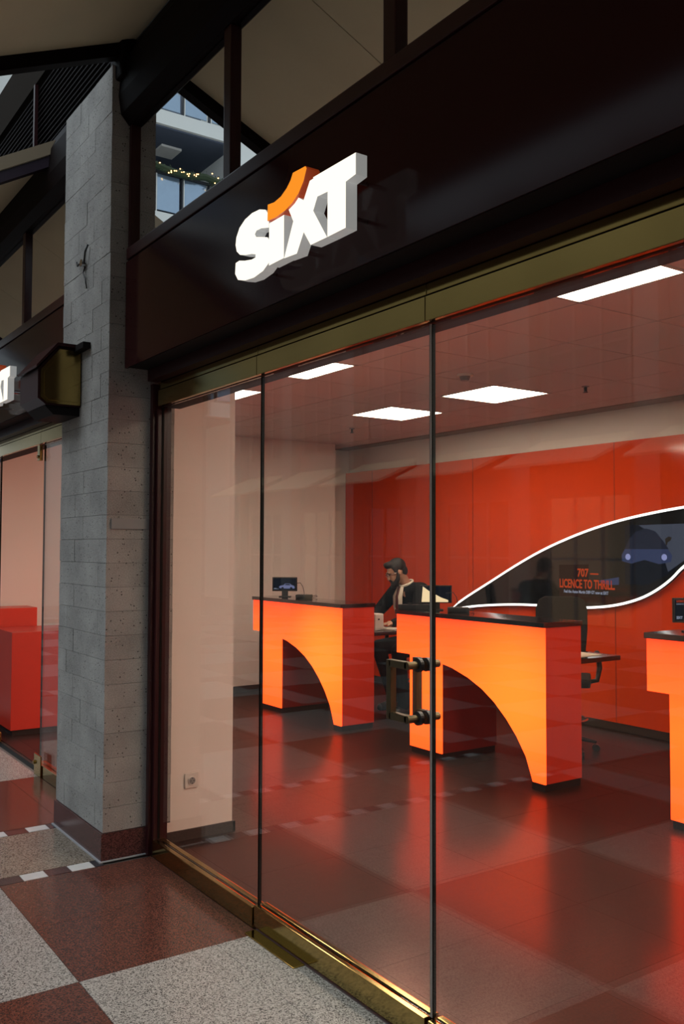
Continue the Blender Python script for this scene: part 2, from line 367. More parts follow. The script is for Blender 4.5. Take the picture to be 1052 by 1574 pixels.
# ================================================================== STONE PIERS
def pier(x0, x1, label, ztop=4.285):
    y0, y1 = -0.285, 0.10
    root = thing('stone_pier', label, 'column', (x0, y0, 0))
    cen = lambda a, b: (a - x0, b - y0)
    bm = bmesh.new(); abox(bm, 0.006, x1 - x0 - 0.006, 0.006, y1 - y0, 0.14, ztop - 0.002); finish(bm, 'mortar_core', M['mortar'], root)
    n = 32; h = (ztop - 0.148) / n; meshes = {}
    rnd = random.Random(3)
    for i in range(n):
        z = 0.148 + i * h
        cuts = [0, 0.27, 0.53, x1 - x0] if i % 2 else [0, 0.15, 0.41, 0.67, x1 - x0]
        for j in range(len(cuts) - 1):
            w = cuts[j + 1] - cuts[j]
            pr = rnd.uniform(-0.0015, 0.0015)
            key = round(w, 3)
            if key not in meshes:
                b2 = bmesh.new(); abox(b2, 0.0009, w - 0.0009, 0, y1 - y0 - 0.002, 0.0009, h - 0.0009, 0)
                me = bpy.data.meshes.new('stone_block'); bmesh.ops.recalc_face_normals(b2, faces=b2.faces[:]); b2.to_mesh(me); b2.free(); me.materials.append(M['tuff']); meshes[key] = me
            o = link(bpy.data.objects.new('stone_block', meshes[key]), root); o.location = (cuts[j], pr, z)
    # granite plinth in two visible slabs, a pale grout line around
    bm = bmesh.new(); abox(bm, -0.008, x1 - x0 + 0.008, -0.010, 0.002, 0.006, 0.146); finish(bm, 'plinth_slab', M['dark_red_granite'], root)
    for a in (-0.008, x1 - x0 - 0.004):
        bm = bmesh.new(); abox(bm, a, a + 0.012, 0.003, y1 - y0 - 0.12, 0.006, 0.146); finish(bm, 'plinth_slab', M['dark_red_granite'], root)
    bm = bmesh.new(); abox(bm, -0.018, x1 - x0 + 0.018, -0.02, y1 - y0 - 0.12, 0.0, 0.006); finish(bm, 'grout_line', M['pale_grout'], root)
    return root
PX0, PX1 = -5.50, -4.705
pier(PX0, PX1, 'tall grey stone block pier with a red granite plinth between the two shopfronts')
pier(0.05, 0.85, 'grey stone pier at the far right end of the shopfront, outside the picture')

pier(-11.01, -10.21, 'grey stone pier beyond the neighbouring entrance, outside the picture on the left')
# broken cable stub + dark smudges, plate on the pier
st = thing('cable_stub', 'torn cable stub with bent wires sticking out of the stone pier', 'cable', (-5.11, -0.288, 3.29))
tube('wire', [(0, 0, 0), (-0.03, -0.012, 0.012), (-0.07, -0.02, 0.0), (-0.10, -0.015, 0.03)], 0.005, M['black_plastic'], st)
tube('wire', [(0.01, 0, 0), (0.03, -0.015, -0.01), (0.06, -0.02, 0.05), (0.075, -0.01, 0.09)], 0.006, M['black_plastic'], st)
tube('wire', [(0, 0, -0.02), (0.01, -0.015, -0.06), (0.045, -0.012, -0.10), (0.06, -0.008, -0.16)], 0.004, M['black_plastic'], st)
bm = bmesh.new(); acyl(bm, (0, -0.012, 0.0), 0.022, 0.025, 'y', 12); finish(bm, 'junction_ring', M['chrome'], st)
pl = box('plate', -4.703, -4.697, -0.262, -0.045, 1.752, 1.808, M['grey_plastic'], None, 0.002)
tag(pl, 'narrow grey plate fixed across the side of the stone pier next to the shop window', 'plate')

# brass faced box on the pier
bx = thing('brass_wall_box', 'maroon wall box with a chamfered polished brass end on the stone pier', 'wall box', (-5.15, -0.288, 2.46))
prof = [(0, 0), (0, 0.335), (-0.135, 0.335), (-0.245, 0.20), (-0.245, 0.035), (-0.20, 0)]
prism('housing', prof, -0.36, 0.0, 'x', M['maroon'], bx)
inn = [(-0.006, 0.008), (-0.006, 0.322), (-0.128, 0.322), (-0.232, 0.194), (-0.232, 0.04), (-0.195, 0.008)]
prism('brass_plate', inn, 0.0005, 0.010, 'x', M['brass'], bx)
inn2 = [(-0.02, 0.025), (-0.02, 0.30), (-0.118, 0.30), (-0.212, 0.186), (-0.212, 0.05), (-0.185, 0.025)]
prism('raised_panel', inn2, 0.0105, 0.016, 'x', M['brass'], bx)
prism('cap', [(0, 0.337), (0, 0.355), (-0.145, 0.355), (-0.262, 0.215), (-0.262, 0.20), (-0.14, 0.337)], -0.36, 0.03, 'x', M['maroon'], bx)
bm = bmesh.new(); abox(bm, 0.012, 0.16, -0.045, 0, 0.315, 0.350, 0, 0.003); finish(bm, 'bracket', M['soffit'], bx)
prism('underside_tray', [(0, -0.002), (-0.20, -0.002), (-0.15, -0.05), (0, -0.05)], -0.36, -0.02, 'x', M['soffit'], bx)

# ================================================================== SHOPFRONT
HB = 2.42   # underside of brass header
def pane(name, x0, x1, label, z0=0.10, z1=HB, y=0.0, cat='glass pane', edge=True, parent=None):
    r = thing(name, label, cat, ((x0 + x1) / 2, y, 0)); cx = (x0 + x1) / 2
    bm = bmesh.new(); abox(bm, x0 - cx, x1 - cx, -0.006, 0.006, z0, z1); finish(bm, 'glass_sheet', M['glass'], r)
    return r
def fixed_pane(x0, x1, label, patch=None):
    r = pane('window_pane', x0, x1, label, 0.088); cx = (x0 + x1) / 2
    bm = bmesh.new(); abox(bm, x0 - cx, x1 - cx, -0.036, -0.008, 0.0, 0.088, 0, 0.004); finish(bm, 'brass_sill', M['brass'], r)
    bm = bmesh.new(); abox(bm, x0 - cx, x1 - cx, 0.008, 0.036, 0.0, 0.088, 0, 0.004); finish(bm, 'brass_sill', M['brass'], r)
    bm = bmesh.new(); abox(bm, x0 - cx, x0 - cx + 0.002, -0.0065, 0.0065, 0.09, HB); finish(bm, 'pane_edge', M['glass_edge'], r); bm = bmesh.new(); abox(bm, x1 - cx - 0.002, x1 - cx, -0.0065, 0.0065, 0.09, HB); finish(bm, 'pane_edge', M['glass_edge'], r)
    return r
def door(x0, x1, label, hx):
    r = pane('glass_door', x0, x1, label, 0.10, HB - 0.002, cat='door'); cx = (x0 + x1) / 2
    for y0, y1 in ((-0.032, -0.008), (0.008, 0.032)):
        bm = bmesh.new(); abox(bm, x0 - cx + 0.003, x1 - cx - 0.003, y0, y1, 0.008, 0.10, 0, 0.004); finish(bm, 'brass_rail', M['brass'], r)
    bm = bmesh.new()
    abox(bm, x0 - cx, x0 - cx + 0.002, -0.0065, 0.0065, 0.10, HB - 0.002); finish(bm, 'pane_edge', M['glass_edge'], r); bm = bmesh.new(); abox(bm, x1 - cx - 0.002, x1 - cx, -0.008, 0.008, 0.10, HB - 0.002)
    finish(bm, 'pane_edge', M['glass_edge'], r)
    s = 1 if hx is not None else -1
    bm = bmesh.new(); e = (x1 - cx + 0.0015) if s > 0 else (x0 - cx - 0.0035)
    abox(bm, e, e + 0.002, -0.0095, -0.0075, 0.10, HB - 0.002); finish(bm, 'edge_strip', M['glass_edge_lit'], r)
    if hx is None: return r
    a = 0.058; L = -0.10 * s; q = 0.0125; H = 0.18; bm = bmesh.new()
    for sg in (-1, 1):
        abox(bm, L - q, L + q, sg * a - q, sg * a + q, -q, H + q, 0, 0.003)
        for zz in (0, H): abox(bm, min(L, 0), max(L, 0), sg * a - q, sg * a + q, zz - q, zz + q, 0, 0.003)
        for zz in (0, H): atube(bm, [(0, sg * (a + q), zz), (0, sg * 0.009, zz)], 0.0135, 14)
    h = finish(bm, 'handle', M['brass_dull'], r); h.location = (hx - cx, 0, 1.075)
    for zz in (0, H):
        for sg in (-1, 1):
            bm = bmesh.new(); acyl(bm, (0, sg * 0.018, zz), 0.024, 0.014, 'y', 18); finish(bm, 'clamp_disc', M['black_plastic'], h)
    return r
fixed_pane(-4.635, -3.535, 'fixed shop window pane beside the stone pier, left of the doors')
door(-3.528, -2.366, 'glass shop door with square brass pull handle, left leaf of the pair', -2.415)
door(-2.355, -1.193, 'glass shop door, right leaf of the pair, reaching out of the picture', None)
fixed_pane(-1.186, -0.01, 'fixed shop window pane right of the doors, outside the picture')
fixed_pane(-6.80, -5.56, 'glass side pane with brass foot left of the stone pier, at the neighbouring entrance')
fixed_pane(-9.20, -8.05, 'glass pane at the far left edge beyond the open doorway')
# brass patch fittings at the open doorway
for x, zz, nm in ((-6.80, 0.0, 'foot'), (-8.05, 0.0, 'foot')):
    s = 1 if x > -7 else -1
    t = thing('brass_patch_fitting', 'polished brass floor fitting at the %s edge of the open doorway' % ('right' if s > 0 else 'left'), 'fitting', (x, 0, 0))
    bm = bmesh.new(); abox(bm, min(0, .16 * s), max(0, .16 * s), -0.046, -0.037, 0.0, 0.155, 0, 0.003); finish(bm, 'cover_plate', M['brass'], t)
    bm = bmesh.new(); acyl(bm, (0.02 * s, -0.052, 0.09), 0.014, 0.012, 'y', 14); finish(bm, 'knob', M['brass'], t)
t = thing('door_track_hanger', 'small brass hanger under the header at the open doorway', 'fitting', (-6.86, -0.02, 2.30))
bm = bmesh.new(); abox(bm, -0.03, 0.03, -0.012, 0.012, 0, 0.119, 0, 0.003); finish(bm, 'bracket', M['brass'], t)
bm = bmesh.new(); acyl(bm, (0, -0.018, 0.03), 0.012, 0.012, 'y', 14); finish(bm, 'screw_cap', M['brass'], t)
# closer plate in the floor in front of the left leaf
cp = box('floor_closer_plate', -3.50, -3.10, -0.092, -0.037, 0.0, 0.005, M['brass'], None, 0.002)
tag(cp, 'flat brass closer plate let into the floor before the left glass door', 'floor plate')

def facade(xa, xb, mull, signs, tagname):
    # brass header: lower band, shadow line, upper band
    for (y0, y1, z0, z1) in ((-0.034, -0.012, HB + 0.003, 2.510), (-0.028, -0.012, 2.516, 2.553)):
        xs = [xa] + [m for m in mull if xa < m < xb] + [xb]
        h = None
        for i in range(len(xs) - 1):
            o = box('trim_header', xs[i] + 0.0015, xs[i + 1] - 0.0015, y0, y1, z0, z1, M['brass'], None, 0.002); tag(o, kind='structure')
    struct('trim_header_core', xa, xb, -0.012, 0.10, HB + 0.002, 2.60, M['soffit'])
    struct('trim_soffit', xa, xb, -0.20, 0.10, 2.618, 2.64, M['soffit'])
    struct('trim_soffit_step', xa, xb, -0.09, -0.03, 2.556, 2.617, M['maroon'])
    # fascia panel
    f = struct('trim_fascia', xa - 0.04, xb + 0.04, -0.205, -0.19, 2.62, 3.20, M['maroon_gloss'])
    struct('trim_fascia_core', xa - 0.04, xb + 0.04, -0.189, 0.10, 2.641, 3.20, M['maroon'])
    struct('trim_fascia_shadow', xa - 0.04, xb + 0.04, -0.194, 0.10, 3.2005, 3.212, M['soffit'])
    struct('trim_sill', xa - 0.04, xb + 0.04, -0.205, 0.06, 3.213, 3.275, M['maroon_red'], 0.006)
    # end posts beside the piers
    for a, s in ((xa, 1), (xb, -1)):
        p0, p1 = (a - 0.055, a - 0.02) if s > 0 else (a + 0.02, a + 0.055)
        struct('trim_post', min(p0, p1), max(p0, p1), -0.05, 0.06, 0.0, 2.55, M['maroon_red'], 0.003)
        q0, q1 = (a - 0.018, a + 0.004) if s > 0 else (a - 0.004, a + 0.018)
        struct('trim_post_inner', q0, q1, -0.03, 0.05, 0.0, 2.41, M['maroon_red'], 0.003)
facade(-4.64, 0.0, [-3.53, -2.36, -1.19], None, 'a')
facade(-10.15, -5.55, [-9.2, -8.05, -6.8], None, 'b')

facade(-15.7, -11.06, [-14.6, -13.4, -12.2], None, 'c')
# upper glazing: each light its own pane, between maroon mullions
def upper(xa, xb, mulls, where):
    ed = [xa] + mulls + [xb]
    for k in range(len(ed) - 1):
        a = ed[k] + (0.035 if k else 0.0); b = ed[k + 1] - (0.035 if k < len(ed) - 2 else 0.0)
        struct('window_%d' % (k + 1), a, b, -0.158, -0.146, 3.276, 3.965, M['window_mirror'])
    for m in mulls: struct('trim_mullion', m - 0.034, m + 0.034, -0.185, -0.11, 3.276, 3.968, M['maroon_red'], 0.006)
    for m in (xa - 0.018, xb + 0.018): struct('trim_mullion', m - 0.017, m + 0.017, -0.185, -0.11, 3.276, 3.968, M['maroon_red'], 0.004)
    struct('trim_dark_backing', xa, xb, -0.10, -0.05, 3.276, 3.97, M['soffit'])
    bm = bmesh.new()
    aprism(bm, [(-0.19, 3.97), (-0.235, 4.02), (-0.25, 4.12), (-0.235, 4.30), (-0.175, 4.43), (0.1, 4.43), (0.1, 3.97)], xa - 0.05, xb + 0.05, 'x')
    tag(finish(bm, 'trim_beam', M['dark_beam']), kind='structure')
upper(-4.672, 0.0, [-3.543, -2.365, -1.19], 'a')
upper(-15.6, -11.1, [-14.5, -13.4, -12.2], 'c')
upper(-10.1, -5.60, [-9.15, -7.95, -6.78], 'b')
# knuckle where the beam meets the pier
kb = struct('trim_beam_shoe', -4.79, -4.62, -0.27, -0.12, 4.20, 4.42, M['dark_beam'], 0.02)

# canopies: sloping cream soffits with dark edge tubes and panel seams
def canopy(xa, xb, y_out, seams, label, near_tube, z0=4.44, sl=0.44, bd=0.11):
    z = lambda y: z0 - sl * (-y - 0.15)
    r = thing('canopy', label, 'canopy', (xb, -0.15, 0))
    ed = [xa] + seams + [xb]
    for i in range(len(ed) - 1):
        a, b = ed[i] + 0.003, ed[i + 1] - 0.003
        bm = bmesh.new(); aprism(bm, [(-0.18 + 0.15, z(-0.18)), (y_out + 0.15, z(y_out)), (y_out + 0.15, z(y_out) + 0.03), (-0.18 + 0.15, z(-0.18) + 0.03)], a - xb, b - xb, 'x')
        finish(bm, 'panel', M['cream'], r)
    bm = bmesh.new(); aprism(bm, [(-0.03, z(-.18) + 0.035), (y_out + 0.15, z(y_out) + 0.035), (y_out + 0.15, z(y_out) + 0.06), (-0.03, z(-.18) + 0.06)], xa - xb, 0, 'x'); finish(bm, 'roof_skin', M['dark_beam'], r)
    for xe in (xa, xb):
        sg = 1 if xe == xa else -1
        bm = bmesh.new(); aprism(bm, [(-0.02, z(-.17) - 0.075), (y_out + 0.15, z(y_out) - 0.075), (y_out + 0.15, z(y_out) + 0.0), (-0.02, z(-.17) + 0.0)], xe - xb - (0.02 if sg > 0 else 0.05), xe - xb + (0.05 if sg > 0 else 0.02), 'x')
        finish(bm, 'edge_beam', M['purple_tube'] if near_tube else M['dark_beam'], r)
        bm = bmesh.new(); aprism(bm, [(-0.02, z(-.17) + 0.002), (y_out + 0.15, z(y_out) + 0.002), (y_out + 0.15, z(y_out) + bd), (-0.02, z(-.17) + bd)], xe - xb - (0.035 if sg > 0 else -0.022), xe - xb - (0.022 if sg > 0 else -0.035), 'x')
        finish(bm, 'edge_board', M['cream_board'], r)
    bm = bmesh.new(); atube(bm, [(xa - xb, y_out + 0.13, z(y_out)), (0, y_out + 0.13, z(y_out))], 0.035, 12); finish(bm, 'front_tube', M['dark_beam'], r, True)
    return r
canopy(-4.70, 0.10, -1.75, [-3.55, -2.36, -1.19], 'cream sloping canopy overhead in front of the near shopfront', False)
canopy(-15.7, -11.55, -1.75, [-14.2, -12.8], 'cream sloping canopy farthest to the left, outside the picture', True, 4.31, 0.58, 0.09)
canopy(-10.2, -6.02, -1.75, [-8.9, -7.45], 'cream sloping canopy with dark tube edge left of the stone pier', True, 4.31, 0.58, 0.09)

# louvred wall above, left of the pier
lv = thing('louvre_screen', 'dark louvred screen with a red post high up left of the stone pier', 'louvre', (-6.6, -0.05, 4.44))
for i in range(16):
    bm = bmesh.new(); aprism(bm, [(0, 0), (-0.03, 0.012), (-0.03, 0.022), (0, 0.010)], -1.7, 1.8, 'x'); o = finish(bm, 'slat', M['dark_beam'], lv); o.location = (0, 0, 0.01 + i * 0.042)
bm = bmesh.new(); abox(bm, -1.7, 1.8, 0.005, 0.02, 0, 0.70); finish(bm, 'backing', M['soffit'], lv)
bm = bmesh.new(); abox(bm, -0.27, -0.235, -0.06, -0.035, 0, 0.70); finish(bm, 'post', M['maroon_red'], lv)
struct('wall_upper', -10.2, -4.78, -0.10, 0.3, 5.15, 5.52, mat('brown fascia board', (0.022, 0.017, 0.013), 0.9, spec=0.05))
struct('wall_upper_pale', -10.2, -8.5, 0.02, 0.3, 5.525, 7.5, M['mall_white'])
struct('wall_over_shop', -4.7, 0.1, 0.02, 0.3, 4.45, 6.5, M['dark_beam'])

# ================================================================== LIT SIGNS
LET = {
 's': [(.262,.235),(.235,.262),(.19,.277),(.132,.281),(.075,.273),(.03,.253),(.004,.222),(-.002,.193),(.008,.165),(.035,.144),(.08,.131),(.13,.122),(.162,.112),(.160,.100),(.13,.100),(.075,.110),(.03,.122),(0,.120),(-.004,.078),(.02,.048),(.08,.031),(.15,.025),(.22,.033),(.262,.052),(.282,.085),(.280,.125),(.25,.153),(.20,.168),(.165,.178),(.155,.192),(.168,.202),(.205,.200),(.262,.186)],
 'i': [(.264,.042),(.264,.201),(.372,.201),(.372,.042)],
 'x': [(.374,.040),(.462,.034),(.507,.098),(.552,.040),(.655,.038),(.568,.155),(.640,.268),(.545,.268),(.505,.212),(.465,.236),(.388,.236),(.436,.158)],
 't': [(.567,.273),(.567,.198),(.657,.193),(.657,.038),(.765,.038),(.765,.191),(.821,.197),(.821,.268)],
 'sw': [(.268,.207),(.270,.268),(.318,.262),(.365,.268),(.405,.285),(.432,.305),(.448,.327),(.532,.322),(.540,.312),(.520,.273),(.487,.240),(.445,.219),(.395,.207),(.330,.202)],
}
def sign(x, y, z, label):
    r = thing('shop_sign', label, 'sign', (x, y, z))
    for k in ('s', 'i', 'x', 't'):
        prism('letter', LET[k], -0.045, 0.0, 'y', [M['sign_side'], M['sign_face']], r, cap=1)
    prism('swoosh', LET['sw'], -0.055, 0.0, 'y', [M['sign_orange_side'], M['sign_orange']], r, cap=1)['label'] = 'orange curved swoosh above the letters'
    bm = bmesh.new()
    for u, v in ((.1, .07), (.32, .1), (.5, .15), (.71, .1), (.71, .23)): acyl(bm, (u, 0.0405, v), 0.008, 0.079, 'y', 8)
    finish(bm, 'spacer', M['chrome'], r)
    return r
sign(-3.17, -0.287, 2.66, 'large illuminated white letter sign with orange swoosh on the maroon fascia right of the pier')
sign(-7.36, -0.287, 2.66, 'illuminated white letter sign half cut by the left picture edge, beyond the pier')

# ================================================================== ROOM
RX0, RX1, RY1, RZ = -9.80, 2.6, 4.80, 2.95
fl = struct('floor', RX0 - 0.1, RX1, 0.04, RY1 + 0.2, -0.12, -0.006, M['base_dark'])
FO = tuple(fl.location); TI = 0.585
for i in range(-11, 11):
    for j in range(-2, 7):
        x0 = -3.50 + i * TI; x1 = x0 + TI; y0 = 0.775 + j * TI; y1 = y0 + TI
        red = ((i // 2) + (j // 2)) % 2 == 0
        x0 = max(x0, RX0); x1 = min(x1, RX1); y0 = max(y0, 0.06); y1 = min(y1, RY1 - 0.02)
        if x1 - x0 > 0.05 and y1 - y0 > 0.03:
            lay(fl, x0, x1, y0, y1, M['floor_red'] if red else M['floor_grey'], 0.0, 0.006, 0.0012, FO)
struct('wall_left', -9.45, -9.30, 0.10, 4.30, 0.0, RZ, M['white_wall'])
struct('wall_left_recess', -9.95, -9.80, 4.25, 5.0, 0.0, RZ, M['white_wall'])
struct('wall_left_return', -9.80, -9.45, 4.20, 4.30, 0.0, RZ, M['white_wall'])
struct('baseboard_left', -9.299, -9.285, 0.10, 4.30, 0.0, 0.075, M['base_dark'])
struct('wall_back', -9.95, RX1, 4.93, 5.05, 0.0, RZ, M['white_wall'])
ow = struct('wall_orange', -9.79, RX1, 4.80, 4.925, 0.075, 2.64, M['orange_wall'])
struct('trim_wall_cap', -9.79, RX1, 4.85, 4.925, 2.641, RZ, M['white_wall'])
for x in (-9.2, -7.35, -5.45, -3.55, -1.65, 0.25): struct('trim_panel_joint', x - 0.002, x + 0.002, 4.797, 4.80, 0.075, 2.64, M['red_inner'])
struct('baseboard_back', -9.79, RX1, 4.805, 4.925, 0.0, 0.074, M['base_dark'])
struct('wall_right', RX1, RX1 + 0.12, 0.0, 5.05, 0.0, RZ, M['white_wall'])
struct('wall_front_right', 0.06, RX1, 0.12, 0.18, 0.0, RZ, M['white_wall'])
# partition behind the pier
struct('wall_partition', -5.40, -4.80, 0.11, 0.53, 0.0, RZ, M['white_wall'])
struct('baseboard_partition', -4.799, -4.788, 0.10, 0.545, 0.0, 0.058, M['base_dark'])
struct('baseboard_partition_end', -5.40, -4.788, 0.531, 0.545, 0.0, 0.058, M['base_dark'])
# ceiling: grid above, individual tiles
ce = struct('ceiling', -10.0, RX1 + 0.1, 0.02, 5.05, RZ + 0.008, RZ + 0.1, M['ceil_grid'])
CO = tuple(ce.location)
MX, MY = 0.665, 0.657
gx = lambda i: -7.18 + i * MX
gy = lambda j: 1.71 - MY + j * MY
LIGHTS = {(0, 0), (2, 0), (6, 0), (0, 3), (2, 3), (8, 0), (8, 3), (10, 0), (10, 3), (12, 0), (12, 3)}
for i in range(-4, 15):
    for j in range(-2, 6):
        x0, x1, y0, y1 = gx(i), gx(i + 1), gy(j), gy(j + 1)
        x0 = max(x0, -9.9); x1 = min(x1, RX1); y0 = max(y0, 0.06); y1 = min(y1, 4.62)
        if (i, j) in LIGHTS or x1 - x0 < 0.05 or y1 - y0 < 0.05: continue
        o = lay(ce, x0, x1, y0, y1, M['ceil'], RZ + 0.008, 0.012, 0.010, CO); o.name = 'ceiling_tile'
struct('trim_ceiling_margin', -9.8, RX1, 4.625, 4.84, RZ - 0.008, RZ + 0.0075, mat('grey ceiling margin', (0.30, 0.26, 0.23), 0.9))
LBL = {(0, 0): 'square ceiling light panel partly hidden by the white partition', (2, 0): 'square ceiling light panel just under the brass header, left of the door seam',
 (6, 0): 'large bright ceiling light panel at the upper right edge of the picture', (0, 3): 'ceiling light panel further back, left one of the rear pair',
 (2, 3): 'ceiling light panel further back, right one of the rear pair'}
for (i, j) in sorted(LIGHTS):
    r = thing('ceiling_light', LBL.get((i, j), 'square ceiling light panel right of the picture, %s in the row %s' % ({8: 'first', 10: 'second', 12: 'third'}.get(i), 'near the window' if j == 0 else 'near the orange wall')), 'ceiling light',
              (gx(i) + MX / 2, gy(j) + MY / 2, RZ - 0.004), 0, 'ceiling light panels' )
    w, d = MX / 2 - 0.012, MY / 2 - 0.012
    bm = bmesh.new(); abox(bm, -w + 0.012, w - 0.012, -d + 0.012, d - 0.012, 0.0, 0.010); finish(bm, 'diffuser', M['panel'], r)
    bm = bmesh.new()
    for a in ((-w, w, -d, -d + 0.011), (-w, w, d - 0.011, d), (-w, -w + 0.011, -d, d), (w - 0.011, w, -d, d)): abox(bm, a[0], a[1], a[2], a[3], -0.003, 0.011)
    finish(bm, 'frame', M['white_plastic'], r)
sd = thing('smoke_detector', 'round smoke detector on the ceiling near the door seam', 'smoke detector', (-5.0, 2.55, RZ - 0.003))
bm = bmesh.new(); acyl(bm, (0, 0, -0.008), 0.06, 0.016, 'z', 24); finish(bm, 'base', M['white_plastic'], sd)
bm = bmesh.new(); acyl(bm, (0, 0, -0.032), 0.032, 0.030, 'z', 20, 0.042); finish(bm, 'sensor_head', M['grey_plastic'], sd)
for k, (x, y, lb) in enumerate(((-4.81, 3.66, 'dark sprinkler head on the ceiling at the upper right, before the orange wall'), (-7.96, 3.61, 'small sprinkler head on the ceiling left of the rear light panels'))):
    s = thing('sprinkler', lb, 'sprinkler', (x, y, RZ - 0.003))
    bm = bmesh.new(); acyl(bm, (0, 0, -0.004), 0.03, 0.007, 'z', 18); finish(bm, 'rosette', M['grey_plastic'], s)
    bm = bmesh.new(); acyl(bm, (0, 0, -0.025), 0.010, 0.036, 'z', 12); acyl(bm, (0, 0, -0.05), 0.02, 0.004, 'z', 14)
    abox(bm, -0.016, -0.012, -0.002, 0.002, -0.048, -0.01); abox(bm, 0.012, 0.016, -0.002, 0.002, -0.048, -0.01); finish(bm, 'nozzle', M['black_plastic'], s)
# socket
so = thing('power_socket', 'white square power socket low on the white partition wall', 'socket', (-4.797, 0.265, 0.33))
bm = bmesh.new(); abox(bm, 0, 0.010, -0.041, 0.041, -0.041, 0.041, 0, 0.003); finish(bm, 'cover_frame', M['white_plastic'], so)
bm = bmesh.new(); acyl(bm, (0.012, 0, 0), 0.024, 0.006, 'x', 24)
finish(bm, 'insert', M['white_plastic'], so)
bm = bmesh.new(); acyl(bm, (0.0155, 0, 0), 0.019, 0.002, 'x', 24); finish(bm, 'recess', M['grey_plastic'], so)
bm = bmesh.new(); acyl(bm, (0.017, 0.009, 0), 0.0035, 0.002, 'x', 10); acyl(bm, (0.017, -0.009, 0), 0.0035, 0.002, 'x', 10); abox(bm, 0.0165, 0.018, -0.003, 0.003, 0.012, 0.018); abox(bm, 0.0165, 0.018, -0.003, 0.003, -0.018, -0.012)
finish(bm, 'pin_hole', M['black_plastic'], so)

# ================================================================== COUNTERS
def make_counter(label):
    # local origin: front right bottom corner of the right leg; x to the left is negative, y into the room
    r = thing('service_counter', label, 'counter', (0, 0, 0), 0, 'orange service counters')
    LX = -1.635
    arc = [(-1.11, .765), (-.95, .738), (-.77, .685), (-.62, .62), (-.49, .54), (-.37, .44), (-.27, .335), (-.18, .21), (-.115, .05)]
    bm = bmesh.new()
    pts = [(0, .05), (0, 1.112), (LX, 1.112), (LX, .795), (LX + .13, .795), (-1.40, .792), (-1.25, .785)] + arc
    aprism(bm, pts, 0.0, 0.012, 'y'); finish(bm, 'front_panel', M['lit'], r)
    # body behind the front panel, red
    bm = bmesh.new(); aprism(bm, [(-0.0, .05), (-0.0, 1.112), (LX, 1.112), (LX, .80), (-1.25, .79)] + [(a - 0.003, b + 0.003) for a, b in arc], 0.0125, 0.37, 'y'); finish(bm, 'body', M['red_acrylic'], r)
    # left leg
    bm = bmesh.new(); abox(bm, LX + .135, LX + .53, .03, .042, .05, .79); finish(bm, 'leg_front', M['lit'], r)
    bm = bmesh.new(); abox(bm, LX + .135, LX + .53, .0425, .62, .05, .785); finish(bm, 'leg', M['red_inner'], r)
    for a, b, c, d in ((LX + .142, LX + .523, .05, .61), (-.125, -.004, .012, .36)):
        bm = bmesh.new(); abox(bm, a, b, c - 0.008, d, 0.0, .0498); finish(bm, 'plinth', M['black_plastic'], r)
    bm = bmesh.new(); abox(bm, LX - .012, .008, -.012, .38, 1.1125, 1.148, 0, 0.004); finish(bm, 'worktop', M['black_top'], r)
    # lower desk for the clerk, behind
    bm = bmesh.new(); abox(bm, LX + .13, 0.0, .372, .80, .842, .876, 0, 0.003); finish(bm, 'desk_board', M['black_top'], r)
    bm = bmesh.new(); abox(bm, LX + .20, -.06, .37, .40, .70, .84); finish(bm, 'modesty_panel', M['black_plastic'], r)
    return r
CY = 2.68
CTR = [(-6.80, 'orange lit service counter furthest left, clerk seated behind it'), (-4.35, 'orange lit service counter in the middle, right behind the door handle'), (-1.885, 'orange lit service counter cut by the right picture edge')]
c0 = make_counter(CTR[0][1]); c0.location = (CTR[0][0], CY, 0)
for x, lb in CTR[1:]:
    c = copy_tree(c0); c.location = (x, CY, 0); c['label'] = lb

